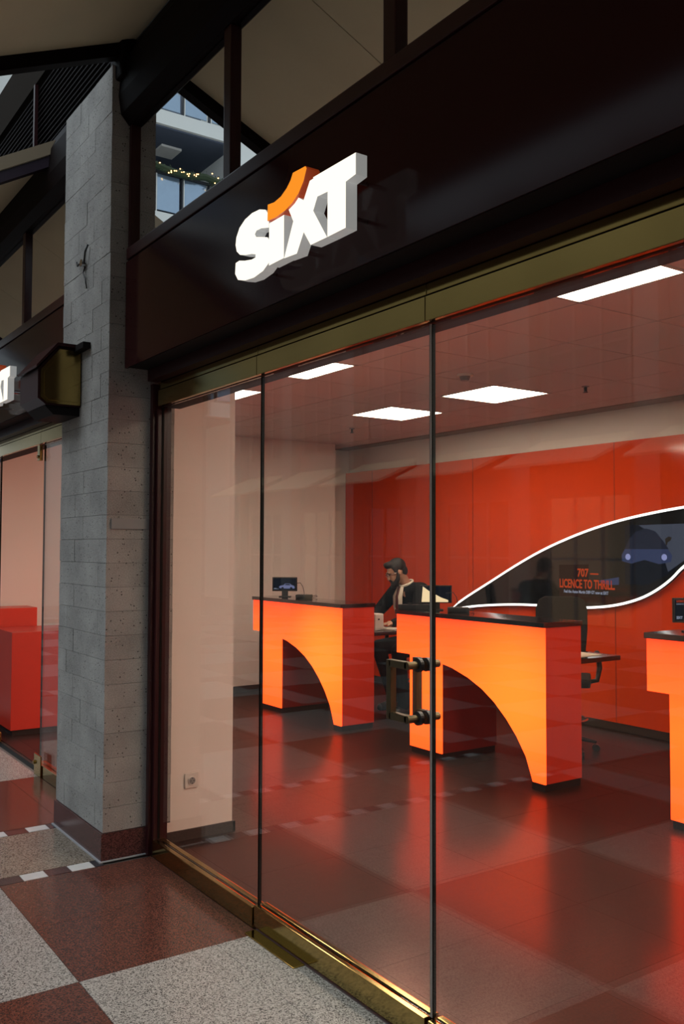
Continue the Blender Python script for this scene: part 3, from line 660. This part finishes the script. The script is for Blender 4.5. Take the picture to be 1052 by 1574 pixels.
# customer displays on the counters
def display(x, y, z, yaw, label, kind, w=0.26, h=0.145):
    r = thing('customer_display', label, 'display', (x, y, z), yaw, 'displays on the counters')
    bm = bmesh.new(); abox(bm, -w / 2, w / 2, 0, 0.022, 0.06, 0.06 + h, 0, 0.004); finish(bm, 'housing', M['black_plastic'], r)
    bm = bmesh.new(); abox(bm, -w / 2 + 0.012, w / 2 - 0.012, -0.0015, 0.0, 0.074, 0.06 + h - 0.012); s = finish(bm, 'screen', M['scr_dark'], r)
    bm = bmesh.new(); abox(bm, -0.032, 0.032, 0.004, 0.04, 0.0, 0.062, 0, 0.004); abox(bm, -0.06, 0.06, -0.02, 0.09, 0.0, 0.008, 0, 0.003); finish(bm, 'stand', M['black_plastic'], r)
    y0, y1 = -0.0032, -0.0018
    if kind == 'car':
        body = [(-.03, .088), (.10, .088), (.105, .100), (.095, .118), (.075, .122), (.055, .138), (.005, .140), (-.015, .122), (-.05, .116), (-.06, .102), (-.052, .092)]
        bm = bmesh.new(); aprism(bm, body, y0, y1, 'y'); g = finish(bm, 'car_picture', M['scr_car'], s)
        bm = bmesh.new()
        for cx in (-.022, .068):
            acyl(bm, (cx, -0.0036, .091), 0.013, 0.0006, 'y', 14)
        aprism(bm, [(.0, .123), (.012, .135), (.048, .134), (.062, .122)], -0.0042, -0.0034, 'y'); finish(bm, 'car_windows', M['scr_dark'], s)
        bm = bmesh.new(); abox(bm, -.115, -.06, y0, y1, .082, .085); abox(bm, -.112, -.085, y0, y1, .088, .092); finish(bm, 'caption', M['scr_text'], s)
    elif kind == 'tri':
        bm = bmesh.new(); aprism(bm, [(-.118, .068), (-.108, .196), (-.06, .160), (.04, .106), (.10, .084), (.10, .068)], y0, y1, 'y'); finish(bm, 'glare_patch', M['scr_glare'], s)  # glare on the screen, put in as a glowing cream patch
    else:
        text('headline', 'LICENCE TO THRILL', 0.018, M['scr_orange'], s, (-.115, y1, .184), (math.pi / 2, 0, 0), 0.0004, 0.7)
        text('small_print', 'LICENCE TO THRILL', 0.009, M['scr_text'], s, (-.115, y1, .170), (math.pi / 2, 0, 0), 0.0002, 0.8)
        body = [(-.02, .118), (.08, .105), (.10, .12), (.09, .138), (.06, .146), (.0, .146), (-.02, .138), (-.035, .128)]
        bm = bmesh.new(); aprism(bm, body, y0, y1, 'y'); finish(bm, 'car_picture', M['scr_car'], s)
        text('wordmark', 'SIXT', 0.022, M['scr_text'], s, (-.115, y1, .084), (math.pi / 2, 0, 0), 0.0008, 0.8)
    return r
TOP = 1.148
YW = math.radians(52)
d0 = display(-8.13, 2.88, TOP, YW, 'small black customer display showing a car, on the leftmost counter', 'car')
d1 = display(-5.72, 2.88, TOP, YW, 'small black display with a painted cream glare on the middle counter', 'tri')
d2 = display(-3.33, 2.90, TOP, YW, 'small black customer display with car advert on the right counter', 'ad', 0.27, 0.150)
for (x, y, lb) in ((-7.83, 2.93, 'black card reader and cable loop beside the car display on the leftmost counter'),
                   (-5.47, 2.90, 'long black card reader with cable beside the display with the glare on the middle counter')):
    r = thing('card_reader', lb, 'card reader', (x, y, TOP), YW, 'card readers on the counters')
    bm = bmesh.new(); abox(bm, -0.085, 0.085, -0.04, 0.04, 0.0, 0.038, 0, 0.01); rb = finish(bm, 'body', M['black_plastic'], r)
    bm = bmesh.new()
    for a in range(4):
        for b in range(3): abox(bm, -0.06 + a * 0.025, -0.045 + a * 0.025, -0.03 + b * 0.02, -0.018 + b * 0.02, 0.038, 0.041)
    finish(bm, 'keypad', M['grey_plastic'], rb)
    tube('cable', [(-0.10, 0.01, 0.15), (-0.04, 0.0, 0.155), (-0.015, 0.0, 0.12), (0.0, 0.01, 0.055), (0.0, 0.01, 0.03)], 0.003, M['black_plastic'], r, 6)
    tube('cable_loop', [(0.08, 0.0, 0.02), (0.12, 0.02, 0.03), (0.13, 0.05, 0.015), (0.09, 0.06, 0.006), (0.07, 0.03, 0.01)], 0.003, M['black_plastic'], r, 6)
r = thing('holder_tray', 'low black tray with clips in front of the display with the glare on the middle counter', 'tray', (-5.86, 2.76, TOP), YW)
bm = bmesh.new(); abox(bm, -0.13, 0.17, -0.03, 0.03, 0.0, 0.045, 0, 0.005); finish(bm, 'tray_body', M['black_plastic'], r)
bm = bmesh.new()
for x in (-0.05, 0.04): abox(bm, x, x + 0.035, -0.02, 0.0, 0.045, 0.058)
finish(bm, 'clip', M['black_plastic'], r)

# things on the clerk's desk
DZ = 0.876
wp = thing('white_printer', 'white rounded document printer on the clerk desk beside the leftmost counter', 'printer', (-7.0, 3.17, DZ), math.radians(20))
bm = bmesh.new(); abox(bm, -0.09, 0.09, -0.075, 0.075, 0.0, 0.16, 0, 0.02); finish(bm, 'housing', M['white_plastic'], wp)
bm = bmesh.new(); abox(bm, 0.088, 0.0915, -0.03, 0.0, 0.10, 0.115); finish(bm, 'button', M['black_plastic'], wp)
kb2 = thing('keyboard', 'pale keyboard under the hands of the seated clerk', 'keyboard', (-6.99, 3.36, DZ), math.radians(4))
bm = bmesh.new(); abox(bm, -0.16, 0.16, -0.06, 0.06, 0.0, 0.014, 0, 0.003); finish(bm, 'board', M['white_plastic'], kb2)
bm = bmesh.new()
for a in range(12):
    for b in range(4): abox(bm, -0.15 + a * 0.025, -0.13 + a * 0.025, -0.048 + b * 0.025, -0.029 + b * 0.025, 0.0142, 0.019)
tag(finish(bm, 'keys', M['white_plastic'], kb2), kind='stuff')
pp = box('paper_sheet', -4.66, -4.44, 3.10, 3.38, DZ, DZ + 0.004, M['paper'], None); tag(pp, 'cream sheet of paper on the low desk behind the middle counter', 'paper')

# ================================================================== WALL SCREEN
ws = thing('wall_screen', 'leaf shaped black wall screen with white light outline on the orange wall', 'screen', (-7.643, 4.80, 0.99))
upn = [(-7.643, .992), (-7.43, 1.11), (-7.025, 1.301), (-6.646, 1.485), (-6.247, 1.655), (-5.795, 1.802), (-5.416, 1.895), (-5.063, 1.955), (-4.72, 2.0), (-4.35, 2.03), (-4.0, 2.035)]
rgt = [(-3.85, 2.0), (-3.9, 1.93), (-4.05, 1.85), (-4.3, 1.74), (-4.55, 1.62)]
lown = [(-4.72, 1.515), (-4.839, 1.398), (-5.005, 1.291), (-5.176, 1.215), (-5.425, 1.15), (-5.686, 1.118), (-5.961, 1.105), (-6.251, 1.107), (-6.648, 1.10), (-7.026, 1.074), (-7.327, 1.044)]
outl = [(a + 7.643, b - .99) for a, b in upn + rgt + lown]
for _ in range(2):
    q = [outl[0]]
    for i in range(len(outl)):
        a, b = outl[i], outl[(i + 1) % len(outl)]
        if i: q.append((a[0] * .75 + b[0] * .25, a[1] * .75 + b[1] * .25))
        if i < len(outl) - 1: q.append((a[0] * .25 + b[0] * .75, a[1] * .25 + b[1] * .75))
    outl = q
sb = prism('screen_body', outl, -0.035, -0.001, 'y', M['black_glass'], ws)
def offs(pts, d):
    n = len(pts); res = []
    for i in range(n):
        p, a, b = Vector(pts[i]), Vector(pts[i - 1]), Vector(pts[(i + 1) % n])
        t = ((b - p).normalized() + (p - a).normalized())
        if t.length < 1e-3: t = b - p
        t.normalize(); res.append((p.x - t.y * d, p.y + t.x * d))
    return res
bm = bmesh.new(); o2 = offs(outl, 0.022); n = len(outl)
A = [bm.verts.new((p[0], -0.042, p[1])) for p in outl]; B = [bm.verts.new((p[0], -0.042, p[1])) for p in o2]
A2 = [bm.verts.new((p[0], -0.001, p[1])) for p in outl]; B2 = [bm.verts.new((p[0], -0.001, p[1])) for p in o2]
for i in range(n):
    j = (i + 1) % n
    bm.faces.new((A[i], A[j], B[j], B[i]))
    for f in (bm.faces.new((B[i], B[j], B2[j], B2[i])), bm.faces.new((A[i], A2[i], A2[j], A[j]))): f.material_index = 1
finish(bm, 'light_outline', [M['led'], M['black_plastic']], ws)
L = lambda x, z: (x + 7.643, z - .99)
def pic(name, pts, m, y=-0.0385, h=0.001):
    bm = bmesh.new(); aprism(bm, [L(*p) for p in pts], y, y + h, 'y'); return finish(bm, name, m, sb)
pic('picture_area', [(-5.31, 1.87), (-4.55, 1.875), (-4.55, 1.70), (-4.85, 1.44), (-5.07, 1.34), (-5.31, 1.34)], M['scr_dark'], -0.0362)
pic('mist', [(-5.16, 1.868), (-4.56, 1.874), (-4.56, 1.69), (-4.70, 1.56), (-4.86, 1.46), (-4.93, 1.66), (-5.04, 1.80)], M['scr_mist'], -0.0372)
pic('car_roof', [(-5.31, 1.655), (-5.26, 1.75), (-5.19, 1.81), (-5.08, 1.838), (-4.985, 1.81), (-4.90, 1.72), (-4.85, 1.655)], emitter('dark blue car on screen', (0.02, 0.022, 0.04), 0.7), -0.0382)
pic('car_mirror', [(-4.885, 1.745), (-4.85, 1.765), (-4.82, 1.755), (-4.83, 1.73), (-4.86, 1.715), (-4.868, 1.69), (-4.88, 1.69)], M['black_plastic'], -0.0382)
pic('car_bonnet', [(-5.31, 1.655), (-4.86, 1.655), (-4.815, 1.60), (-4.83, 1.545), (-4.95, 1.525), (-5.10, 1.56), (-5.24, 1.525), (-5.34, 1.545), (-5.345, 1.60)], M['scr_blue'], -0.0388)
for cx in (-5.275, -4.895):
    bm = bmesh.new(); acyl(bm, (cx + 7.643, -0.0398, 1.585 - .99), 0.028, 0.001, 'y', 16); finish(bm, 'headlight', M['scr_head'], sb)
pic('glow_bar', [(-5.62, 1.36), (-5.38, 1.40), (-5.38, 1.33), (-5.50, 1.325)], M['scr_blue'], -0.0372)
pic('text_panel', [(-6.09, 1.50), (-5.73, 1.51), (-5.73, 1.20), (-6.09, 1.19)], emitter('reddish dark screen area', (0.03, 0.010, 0.010), 0.6), -0.0362)
text('headline', '707 \u2014', 0.105, M['scr_orange'], sb, (-5.74 + 7.643, -0.0366, 1.395 - .99), (math.pi / 2, 0, 0), 0.003, 0.85, align='CENTER')
text('headline', 'LICENCE TO THRILL.', 0.115, M['scr_orange'], sb, (-5.755 + 7.643, -0.0366, 1.285 - .99), (math.pi / 2, 0, 0), 0.003, 0.62, align='CENTER')
text('small_print', 'Feel the Aston Martin DB9 GT now at SIXT', 0.040, M['scr_text'], sb, (-5.765 + 7.643, -0.0366, 1.235 - .99), (math.pi / 2, 0, 0), 0.0008, 0.74, align='CENTER')

# ================================================================== OFFICE CHAIRS
def make_chair(label, seat_z):
    r = thing('office_chair', label, 'chair', (0, 0, 0), 0, 'black swivel chairs')
    bm = bmesh.new(); abox(bm, -.24, .24, -.24, .23, seat_z - .07, seat_z, 0, .03); finish(bm, 'seat', M['black_fabric'], r, True)
    bm = bmesh.new()
    prof = [(-.17, 0), (-.20, .08), (-.215, .25), (-.215, .42), (-.19, .50), (-.14, .53), (.14, .53), (.19, .50), (.215, .42), (.215, .25), (.20, .08), (.17, 0)]
    aprism(bm, prof, -.03, .03, 'y'); b = finish(bm, 'backrest', M['black_fabric'], r); b.location = (0, .25, seat_z + .10); b.rotation_euler = (-.13, 0, 0)
    mod = b.modifiers.new('bevel', 'BEVEL'); mod.width = .02; mod.segments = 3
    tube('back_bar', [(0, .10, seat_z - .09), (0, .24, seat_z - .08), (0, .285, seat_z + .05), (0, .31, seat_z + .30)], .02, M['black_plastic'], r)
    for s in (-1, 1):
        tube('armrest', [(s * .20, .05, seat_z - .06), (s * .29, .06, seat_z - .04), (s * .31, .08, seat_z + .06), (s * .30, .07, seat_z + .16), (s * .29, -.02, seat_z + .19), (s * .29, -.16, seat_z + .18)], [.018, .02, .022, .02, .024, .018], M['black_plastic'], r)
    bm = bmesh.new(); acyl(bm, (0, 0, (seat_z - .07 + .11) / 2), .028, seat_z - .07 - .11, 'z', 14); acyl(bm, (0, 0, .13), .05, .05, 'z', 14); finish(bm, 'gas_column', M['black_plastic'], r)
    bm = bmesh.new()
    ring = [(0.21 * math.cos(a * math.pi / 12), 0.21 * math.sin(a * math.pi / 12), 0.27) for a in range(25)]
    atube(bm, ring, .010, 8); finish(bm, 'foot_ring', M['chrome'], r, True)
    for k in range(5):
        a = k * 2 * math.pi / 5 + .3; c, s = math.cos(a), math.sin(a)
        ba = tube('base_arm', [(.03 * c, .03 * s, .12), (.16 * c, .16 * s, .105), (.29 * c, .29 * s, .075)], [.024, .02, .014], M['black_plastic'], r)
        bm = bmesh.new(); acyl(bm, (.29 * c - .014 * s, .29 * s + .014 * c, .028), .028, .018, 'x' if abs(s) > .7 else 'y', 14); acyl(bm, (.29 * c + .014 * s, .29 * s - .014 * c, .028), .028, .018, 'x' if abs(s) > .7 else 'y', 14); finish(bm, 'caster', M['black_plastic'], ba)
    return r
oc = make_chair('black swivel chair with tall backrest standing behind the middle counter', .62); oc.location = (-5.16, 3.74, 0); oc.rotation_euler = (0, 0, math.radians(40))
oc2 = copy_tree(oc); oc2['label'] = 'black swivel chair under the seated man, mostly hidden'; oc2.location = (-7.38, 4.02, 0); oc2.rotation_euler = (0, 0, math.radians(50))

# ================================================================== THE CLERK
man = thing('person', 'bearded man in black suit and glasses seated behind the counters, typing', 'person', (-7.28, 4.02, 0), 0)
def cap(bm, pts, rs, seg=14):
    pts = [Vector(p) for p in pts]
    atube(bm, pts, rs, seg)
    aball(bm, pts[0], (rs[0],) * 3, None, seg, 8); aball(bm, pts[-1], (rs[-1],) * 3, None, seg, 8)
def remesh(o, vox, it=6, fac=0.5):
    m = o.modifiers.new('remesh', 'REMESH'); m.mode = 'VOXEL'; m.voxel_size = vox; m.use_smooth_shade = True
    s = o.modifiers.new('smooth', 'SMOOTH'); s.iterations = it; s.factor = fac
# local frame: x = his left, -y forwards
HEAD = Vector((0.00, -0.335, 1.415)); NECK = Vector((0.03, -0.235, 1.295))
SH_L, SH_R = Vector((.21, -.17, 1.235)), Vector((-.18, -.20, 1.215))
EL_L, EL_R = Vector((.29, -.32, .99)), Vector((-.27, -.40, .97))
WR_L, WR_R = Vector((.25, -.58, .925)), Vector((-.02, -.62, .92))
PEL = Vector((0, 0, .70))
HR = Matrix.Rotation(math.radians(-22), 3, 'Z') @ Matrix.Rotation(math.radians(26), 3, 'X')   # head tipped down, turned to his right
def hp(x, y, z): return HEAD + HR @ Vector((x, y, z))
bm = bmesh.new()
aball(bm, hp(0, .012, .03), (.076, .096, .092), HR, 24, 16)           # skull
aball(bm, hp(0, -.030, -.045), (.056, .062, .070), HR, 20, 12)        # jaw
aball(bm, hp(0, -.062, -.095), (.028, .024, .022), HR, 12, 8)         # chin
cap(bm, [hp(0, -.086, .015), hp(0, -.104, -.028)], [.010, .016], 10)  # nose
aball(bm, hp(0, -.082, .030), (.050, .016, .012), HR, 12, 8)          # brow
aball(bm, hp(0, -.088, -.062), (.022, .010, .009), HR, 10, 6)         # lips
for s in (-1, 1):
    aball(bm, hp(s * .078, .012, -.008), (.010, .018, .030), HR, 10, 8)   # ears
cap(bm, [hp(0, .03, -.05), NECK, NECK + Vector((0, .05, -.08))], [.052, .054, .07])
cap(bm, [NECK + Vector((0, .03, -.08)), Vector((0, -.10, 1.0)), PEL], [.10, .12, .13])
for sh, el, wr in ((SH_L, EL_L, WR_L), (SH_R, EL_R, WR_R)):
    cap(bm, [sh, el], [.048, .038]); cap(bm, [el, wr], [.038, .026])
def hand(bm, wr, d, side):
    d = Vector(d).normalized(); lat = d.cross(Vector((0, 0, 1))).normalized() * side   # thumb side
    palm = wr + d * .05
    cap(bm, [wr, wr + d * .035], [.025, .028], 10)
    for k, (o_, ln) in enumerate(((.027, .070), (.009, .078), (-.009, .072), (-.026, .056))):
        a = wr + d * .03 + lat * o_ * .6; b = wr + d * .085 + lat * o_; c = b + d * ln * .5 + Vector((0, 0, -.010)); e = c + d * ln * .35 + Vector((0, 0, -.022))
        cap(bm, [a, b], [.013, .0105], 8); cap(bm, [b, c], [.0095, .0085], 8); cap(bm, [c, e], [.0085, .007], 8)
    a = wr + d * .02 + lat * .02; b = a + d * .03 + lat * .028; c = b + d * .032 + lat * .004 + Vector((0, 0, -.012))
    cap(bm, [a, b], [.013, .011], 8); cap(bm, [b, c], [.010, .0085], 8)
hand(bm, WR_L, (-.1, -1, 0), -1); hand(bm, WR_R, (.25, -1, 0), 1)
HIP = [Vector((s * .10, -.02, .68)) for s in (-1, 1)]
KN = [Vector((-.13, -.46, .655)), Vector((.17, -.44, .64))]
AN = [Vector((-.05, -.33, .14)), Vector((.16, -.36, .10))]
for h_, k_, a_ in zip(HIP, KN, AN): cap(bm, [h_, k_], [.075, .055]); cap(bm, [k_, a_], [.052, .036])
for a_ in AN: cap(bm, [a_, a_ + Vector((0, -.07, -.058))], [.034, .022])
body = finish(bm, 'body', M['skin'], man, True); remesh(body, .0055, 3)
# clothes
bm = bmesh.new()
cap(bm, [NECK + Vector((0, .035, -.075)), Vector((0.01, -.13, 1.08)), Vector((0, -.06, .90)), PEL + Vector((0, 0, .02))], [.105, .145, .145, .16], 20)
cap(bm, [SH_R + Vector((.03, 0, 0)), SH_L - Vector((.03, 0, 0))], [.085, .085])
cap(bm, [NECK + Vector((0.02, .04, -.03)), SH_L], [.055, .075]); cap(bm, [NECK + Vector((-.02, .04, -.03)), SH_R], [.055, .075])
for sh, el, wr in ((SH_L, EL_L, WR_L), (SH_R, EL_R, WR_R)):
    cap(bm, [sh, el], [.078, .060]); cap(bm, [el, el.lerp(wr, .93)], [.058, .042])
jk = finish(bm, 'suit_jacket', M['suit'], man, True); remesh(jk, .009, 6)
bm = bmesh.new()
for h_, k_, a_ in zip(HIP, KN, AN): cap(bm, [h_, k_], [.100, .078]); cap(bm, [k_, a_], [.076, .060])
cap(bm, [HIP[0], HIP[1]], [.12, .12]); tr_ = finish(bm, 'trousers', M['suit'], man, True); remesh(tr_, .009, 5)
for a_ in AN:
    bm = bmesh.new(); cap(bm, [a_ + Vector((0, .03, -.045)), a_ + Vector((0, -.08, -.062)), a_ + Vector((0, -.17, -.075))], [.050, .048, .036], 12); sh_ = finish(bm, 'shoe', M['black_plastic'], man, True)
# shirt front, collar, tie follow the leaning chest
chest = [NECK + Vector((.0, -.055, -.03)), Vector((0.0, -.305, 1.165)), Vector((-.005, -.300, 1.06)), Vector((0, -.265, .94)), Vector((0, -.24, .85))]
def strip(name, widths, m, off, thick=.006):
    bm = bmesh.new(); rows = []
    for p, w in zip(chest, widths):
        q = p + Vector((0, off, off * -.2))
        rows.append([bm.verts.new(q + Vector((s * w, abs(s) * .012, 0))) for s in (-1, 0, 1)])
    for i in range(len(rows) - 1):
        for j in range(2): bm.faces.new((rows[i][j], rows[i][j + 1], rows[i + 1][j + 1], rows[i + 1][j]))
    o = finish(bm, name, m, man, True); s = o.modifiers.new('solid', 'SOLIDIFY'); s.thickness = thick; s.offset = 0; return o
strip('shirt_front', [.050, .075, .072, .055, .03], M['shirt'], -.024)
strip('tie', [.014, .020, .024, .028, .022], M['tie'], -.034)
bm = bmesh.new(); ring = []
for k in range(17):
    a = k * 2 * math.pi / 16 - math.pi / 2
    ring.append(NECK + Vector((.064 * math.cos(a), .066 * math.sin(a) + .004, .020 + .030 * math.sin(a) - .012)))
atube(bm, ring, .013, 8); finish(bm, 'shirt_collar', M['shirt'], man, True)
for wr, el in ((WR_L, EL_L), (WR_R, EL_R)):
    tube('shirt_cuff', [el.lerp(wr, .93), el.lerp(wr, 1.0)], .034, M['shirt'], man, 14)
# hair and beard
bm = bmesh.new()
aball(bm, hp(0, .028, .052), (.084, .098, .086), HR, 24, 14)
aball(bm, hp(0, -.040, .098), (.060, .052, .036), HR, 16, 10)
aball(bm, hp(-.02, -.055, .112), (.045, .034, .022), HR, 14, 8)
aball(bm, hp(0, .070, -.002), (.070, .050, .070), HR, 16, 10)
for s in (-1, 1): aball(bm, hp(s * .070, -.012, .035), (.016, .026, .040), HR, 10, 8)
hr = finish(bm, 'hair', M['hair'], man, True); remesh(hr, .006, 3)
bm = bmesh.new()
for s in (-1, 1):
    cap(bm, [hp(s * .073, -.008, -.010), hp(s * .064, -.030, -.060), hp(s * .034, -.068, -.098), hp(0, -.080, -.110)], [.013, .023, .030, .034], 10)
    cap(bm, [hp(s * .030, -.086, -.075), hp(s * .026, -.094, -.050), hp(0, -.100, -.046)], [.010, .008, .008], 8)
br = finish(bm, 'beard', M['hair'], man, True); remesh(br, .005, 3)
for s in (-1, 1):
    bm = bmesh.new(); aball(bm, hp(s * .031, -.084, .012), (.011, .007, .006), HR, 10, 6); finish(bm, 'eye', M['black_plastic'], man, True)
    bm = bmesh.new(); aball(bm, hp(s * .031, -.094, .033), (.020, .006, .005), HR, 10, 6); finish(bm, 'eyebrow', M['hair'], man, True)
bm = bmesh.new()
for s in (-1, 1):
    rg = [hp(s * .032 + .024 * math.cos(a * math.pi / 8), -.103, .008 + .016 * math.sin(a * math.pi / 8)) for a in range(17)]
    atube(bm, rg, .0022, 6); atube(bm, [hp(s * .055, -.102, .012), hp(s * .080, -.05, .010), hp(s * .082, .01, .005)], .0022, 6)
atube(bm, [hp(-.010, -.104, .010), hp(0, -.106, .013), hp(.010, -.104, .010)], .0022, 6)
finish(bm, 'glasses', M['chrome'], man, True)

# ================================================================== NEIGHBOUR ENTRANCE: red counter, pink strip
rc = thing('red_counter', 'plain red box counter inside the left entrance', 'counter', (-8.24, 0.16, 0))
bm = bmesh.new(); abox(bm, -.62, 0, 0, 1.05, .05, .905, 0, .004); finish(bm, 'body', mat('plain red lacquer', (0.55, 0.035, 0.02), 0.35), rc)
bm = bmesh.new(); abox(bm, -.60, -.02, .02, 1.03, 0, .05); finish(bm, 'plinth', M['black_plastic'], rc)
rc2 = thing('red_cabinet', 'taller red cabinet behind the red counter at the left entrance', 'cabinet', (-8.88, 0.14, 0))
bm = bmesh.new(); abox(bm, -.34, 0, 0, .42, .0, 1.08, 0, .004); finish(bm, 'body', mat('plain red lacquer cabinet', (0.62, 0.04, 0.02), 0.35), rc2)

# ================================================================== ACROSS THE MALL (real place of what the glazing mirrors)
def gallery():
    g = thing('gallery_building', 'pale gallery building with glass balustrades across the mall, seen mirrored in the upper window', 'building', (-26.0, -12.0, 0))
    def gb(n, x0, x1, y0, y1, z0, z1, m, par=None):
        bm = bmesh.new(); abox(bm, x0, x1, y0, y1, z0, z1); return finish(bm, n, m, par or g)
    Y0, Y1 = -8.0, 6.5
    for zt in (6.3, 12.05, 15.28):
        gb('floor_slab', -6, 0, Y0, Y1, zt - 0.45, zt, M['mall_white'])
        gb('slab_soffit', -6, -.12, Y0, Y1, zt - 0.50, zt - 0.451, M['mall_grey'])
    gb('recess_wall', -4.6, -4.5, Y0, Y1, 0, 18.5, M['mall_grey'])
    for zt, hh in ((12.05, 1.2), (15.28, 0.85), (6.3, 1.2)):
        y = Y1
        while y > Y0:
            gb('balustrade_glass', -.10, -.06, y - .84, y - .10, zt + .08, zt + hh, M['mall_glass'])
            gb('balustrade_post', -.14, -.02, y - .08, y - .05, zt, zt + hh, M['mall_white'])
            gb('balustrade_post', -.14, -.02, y - .03, y, zt, zt + hh, M['mall_dark']); y -= .92
        gb('handrail', -.14, -.02, Y0, Y1, zt + hh + .02, zt + hh + .09, M['mall_dark'])
    for y in (-0.75, -7.0, 5.6):
        gb('pier', -2.6, .05, y, y + .80, 0, 18.5, M['mall_white'])
    gb('inner_door', -4.49, -4.40, -1.8, -0.9, 12.06, 14.3, M['mall_dark'])
    gb('soffit_lamp', -2.0, -1.2, 1.4, 2.1, 14.70, 14.775, M['white_plastic'])
    return g
gallery()
def garland(x, y0, y1, z, label):
    r = thing('garland', label, 'garland', (x, (y0 + y1) / 2, z))
    rnd = random.Random(5); bm = bmesh.new(); pts = []
    n = 40
    for i in range(n + 1):
        t = i / n; yy = (t - .5) * (y1 - y0); pts.append((0, yy, -.10 * abs(math.sin(t * math.pi * 8)) + .02))
    atube(bm, pts, .11, 7)
    for i in range(500):
        p = Vector(rnd.choice(pts)) + Vector((rnd.uniform(-.12, .12), rnd.uniform(-.2, .2), rnd.uniform(-.13, .13)))
        d = Vector((rnd.uniform(-1, 1), rnd.uniform(-1, 1), rnd.uniform(-1, 1))).normalized() * .12
        u = d.cross(Vector((1, 0, .3))).normalized() * .02
        bm.faces.new([bm.verts.new(p), bm.verts.new(p + d + u), bm.verts.new(p + d - u)])
    tag(finish(bm, 'greenery', M['garland'], r), kind='stuff')
    bm = bmesh.new()
    for i in range(150):
        p = Vector(rnd.choice(pts)) + Vector((rnd.uniform(.02, .16), rnd.uniform(-.2, .2), rnd.uniform(-.14, .14)))
        bmesh.ops.create_icosphere(bm, subdivisions=1, radius=.022, matrix=Matrix.Translation(p))
    tag(finish(bm, 'bulbs', M['bulb'], r), kind='stuff')
garland(-25.85, -19.5, -5.6, 13.40, 'green garland with warm lights along the lower gallery rail across the mall')
garland(-25.85, -19.5, -5.6, 16.28, 'green garland with warm lights along the top gallery rail across the mall')
# long side of the mall opposite
op = thing('mall_facade', 'pale facade with piers and shop windows on the opposite side of the mall', 'building', (-8, -11.0, 0))
bm = bmesh.new(); abox(bm, -17, 13, -.4, 0, 0, 8.5); finish(bm, 'facade_wall', mat('opposite wall render', (0.34, 0.32, 0.29), 0.85), op)
for i in range(10):
    x = -16 + i * 2.9
    bm = bmesh.new(); abox(bm, x - .25, x + .25, 0.001, .30, 0, 8.5); finish(bm, 'pier', M['opp_pier'], op)
    for z0, z1, m in ((.3, 2.6, M['shop_lit'] if i % 3 == 1 else M['opp_glass']), (4.2, 6.4, M['opp_glass'])):
        bm = bmesh.new(); abox(bm, x + .5, x + 2.4, 0.001, .04, z0, z1); w = finish(bm, 'window', m, op)
        bm = bmesh.new()
        for k in range(4): abox(bm, x + .5 + k * .62, x + .56 + k * .62, .041, .08, z0, z1)
        abox(bm, x + .5, x + 2.4, .041, .08, (z0 + z1) / 2, (z0 + z1) / 2 + .05); finish(bm, 'window_bars', M['opp_pier'], op)
    bm = bmesh.new(); aprism(bm, [(0.05, 3.6), (1.3, 3.1), (1.3, 3.15), (0.05, 3.7)], x + .3, x + 2.6, 'x'); finish(bm, 'awning', M['cream'], op)
struct('wall_far_shop', -26.0, -10.3, 0.12, 0.4, 0, 7.5, M['opp_dark'])
struct('wall_light_block', 6.0, 6.3, -14, 0.3, -0.1, 7.0, M['opp_dark'])  # unseen wall, added to keep sky light off the pier's side
# glazed mall roof: steel bars
gr = thing('glazed_roof_frame', 'steel truss bars of the glazed mall roof seen mirrored in the far left window', 'roof', (-10, -5.5, 19.0))
for i in range(16):
    bm = bmesh.new(); x = -15 + i * 1.9; abox(bm, x, x + .12, -6.0, 6.0, 0, .2); finish(bm, 'rafter', M['mall_dark'], gr)
for i in range(7):
    bm = bmesh.new(); y = -6 + i * 2.0; abox(bm, -15, 14, y, y + .08, .21, .30); finish(bm, 'purlin', M['mall_dark'], gr)
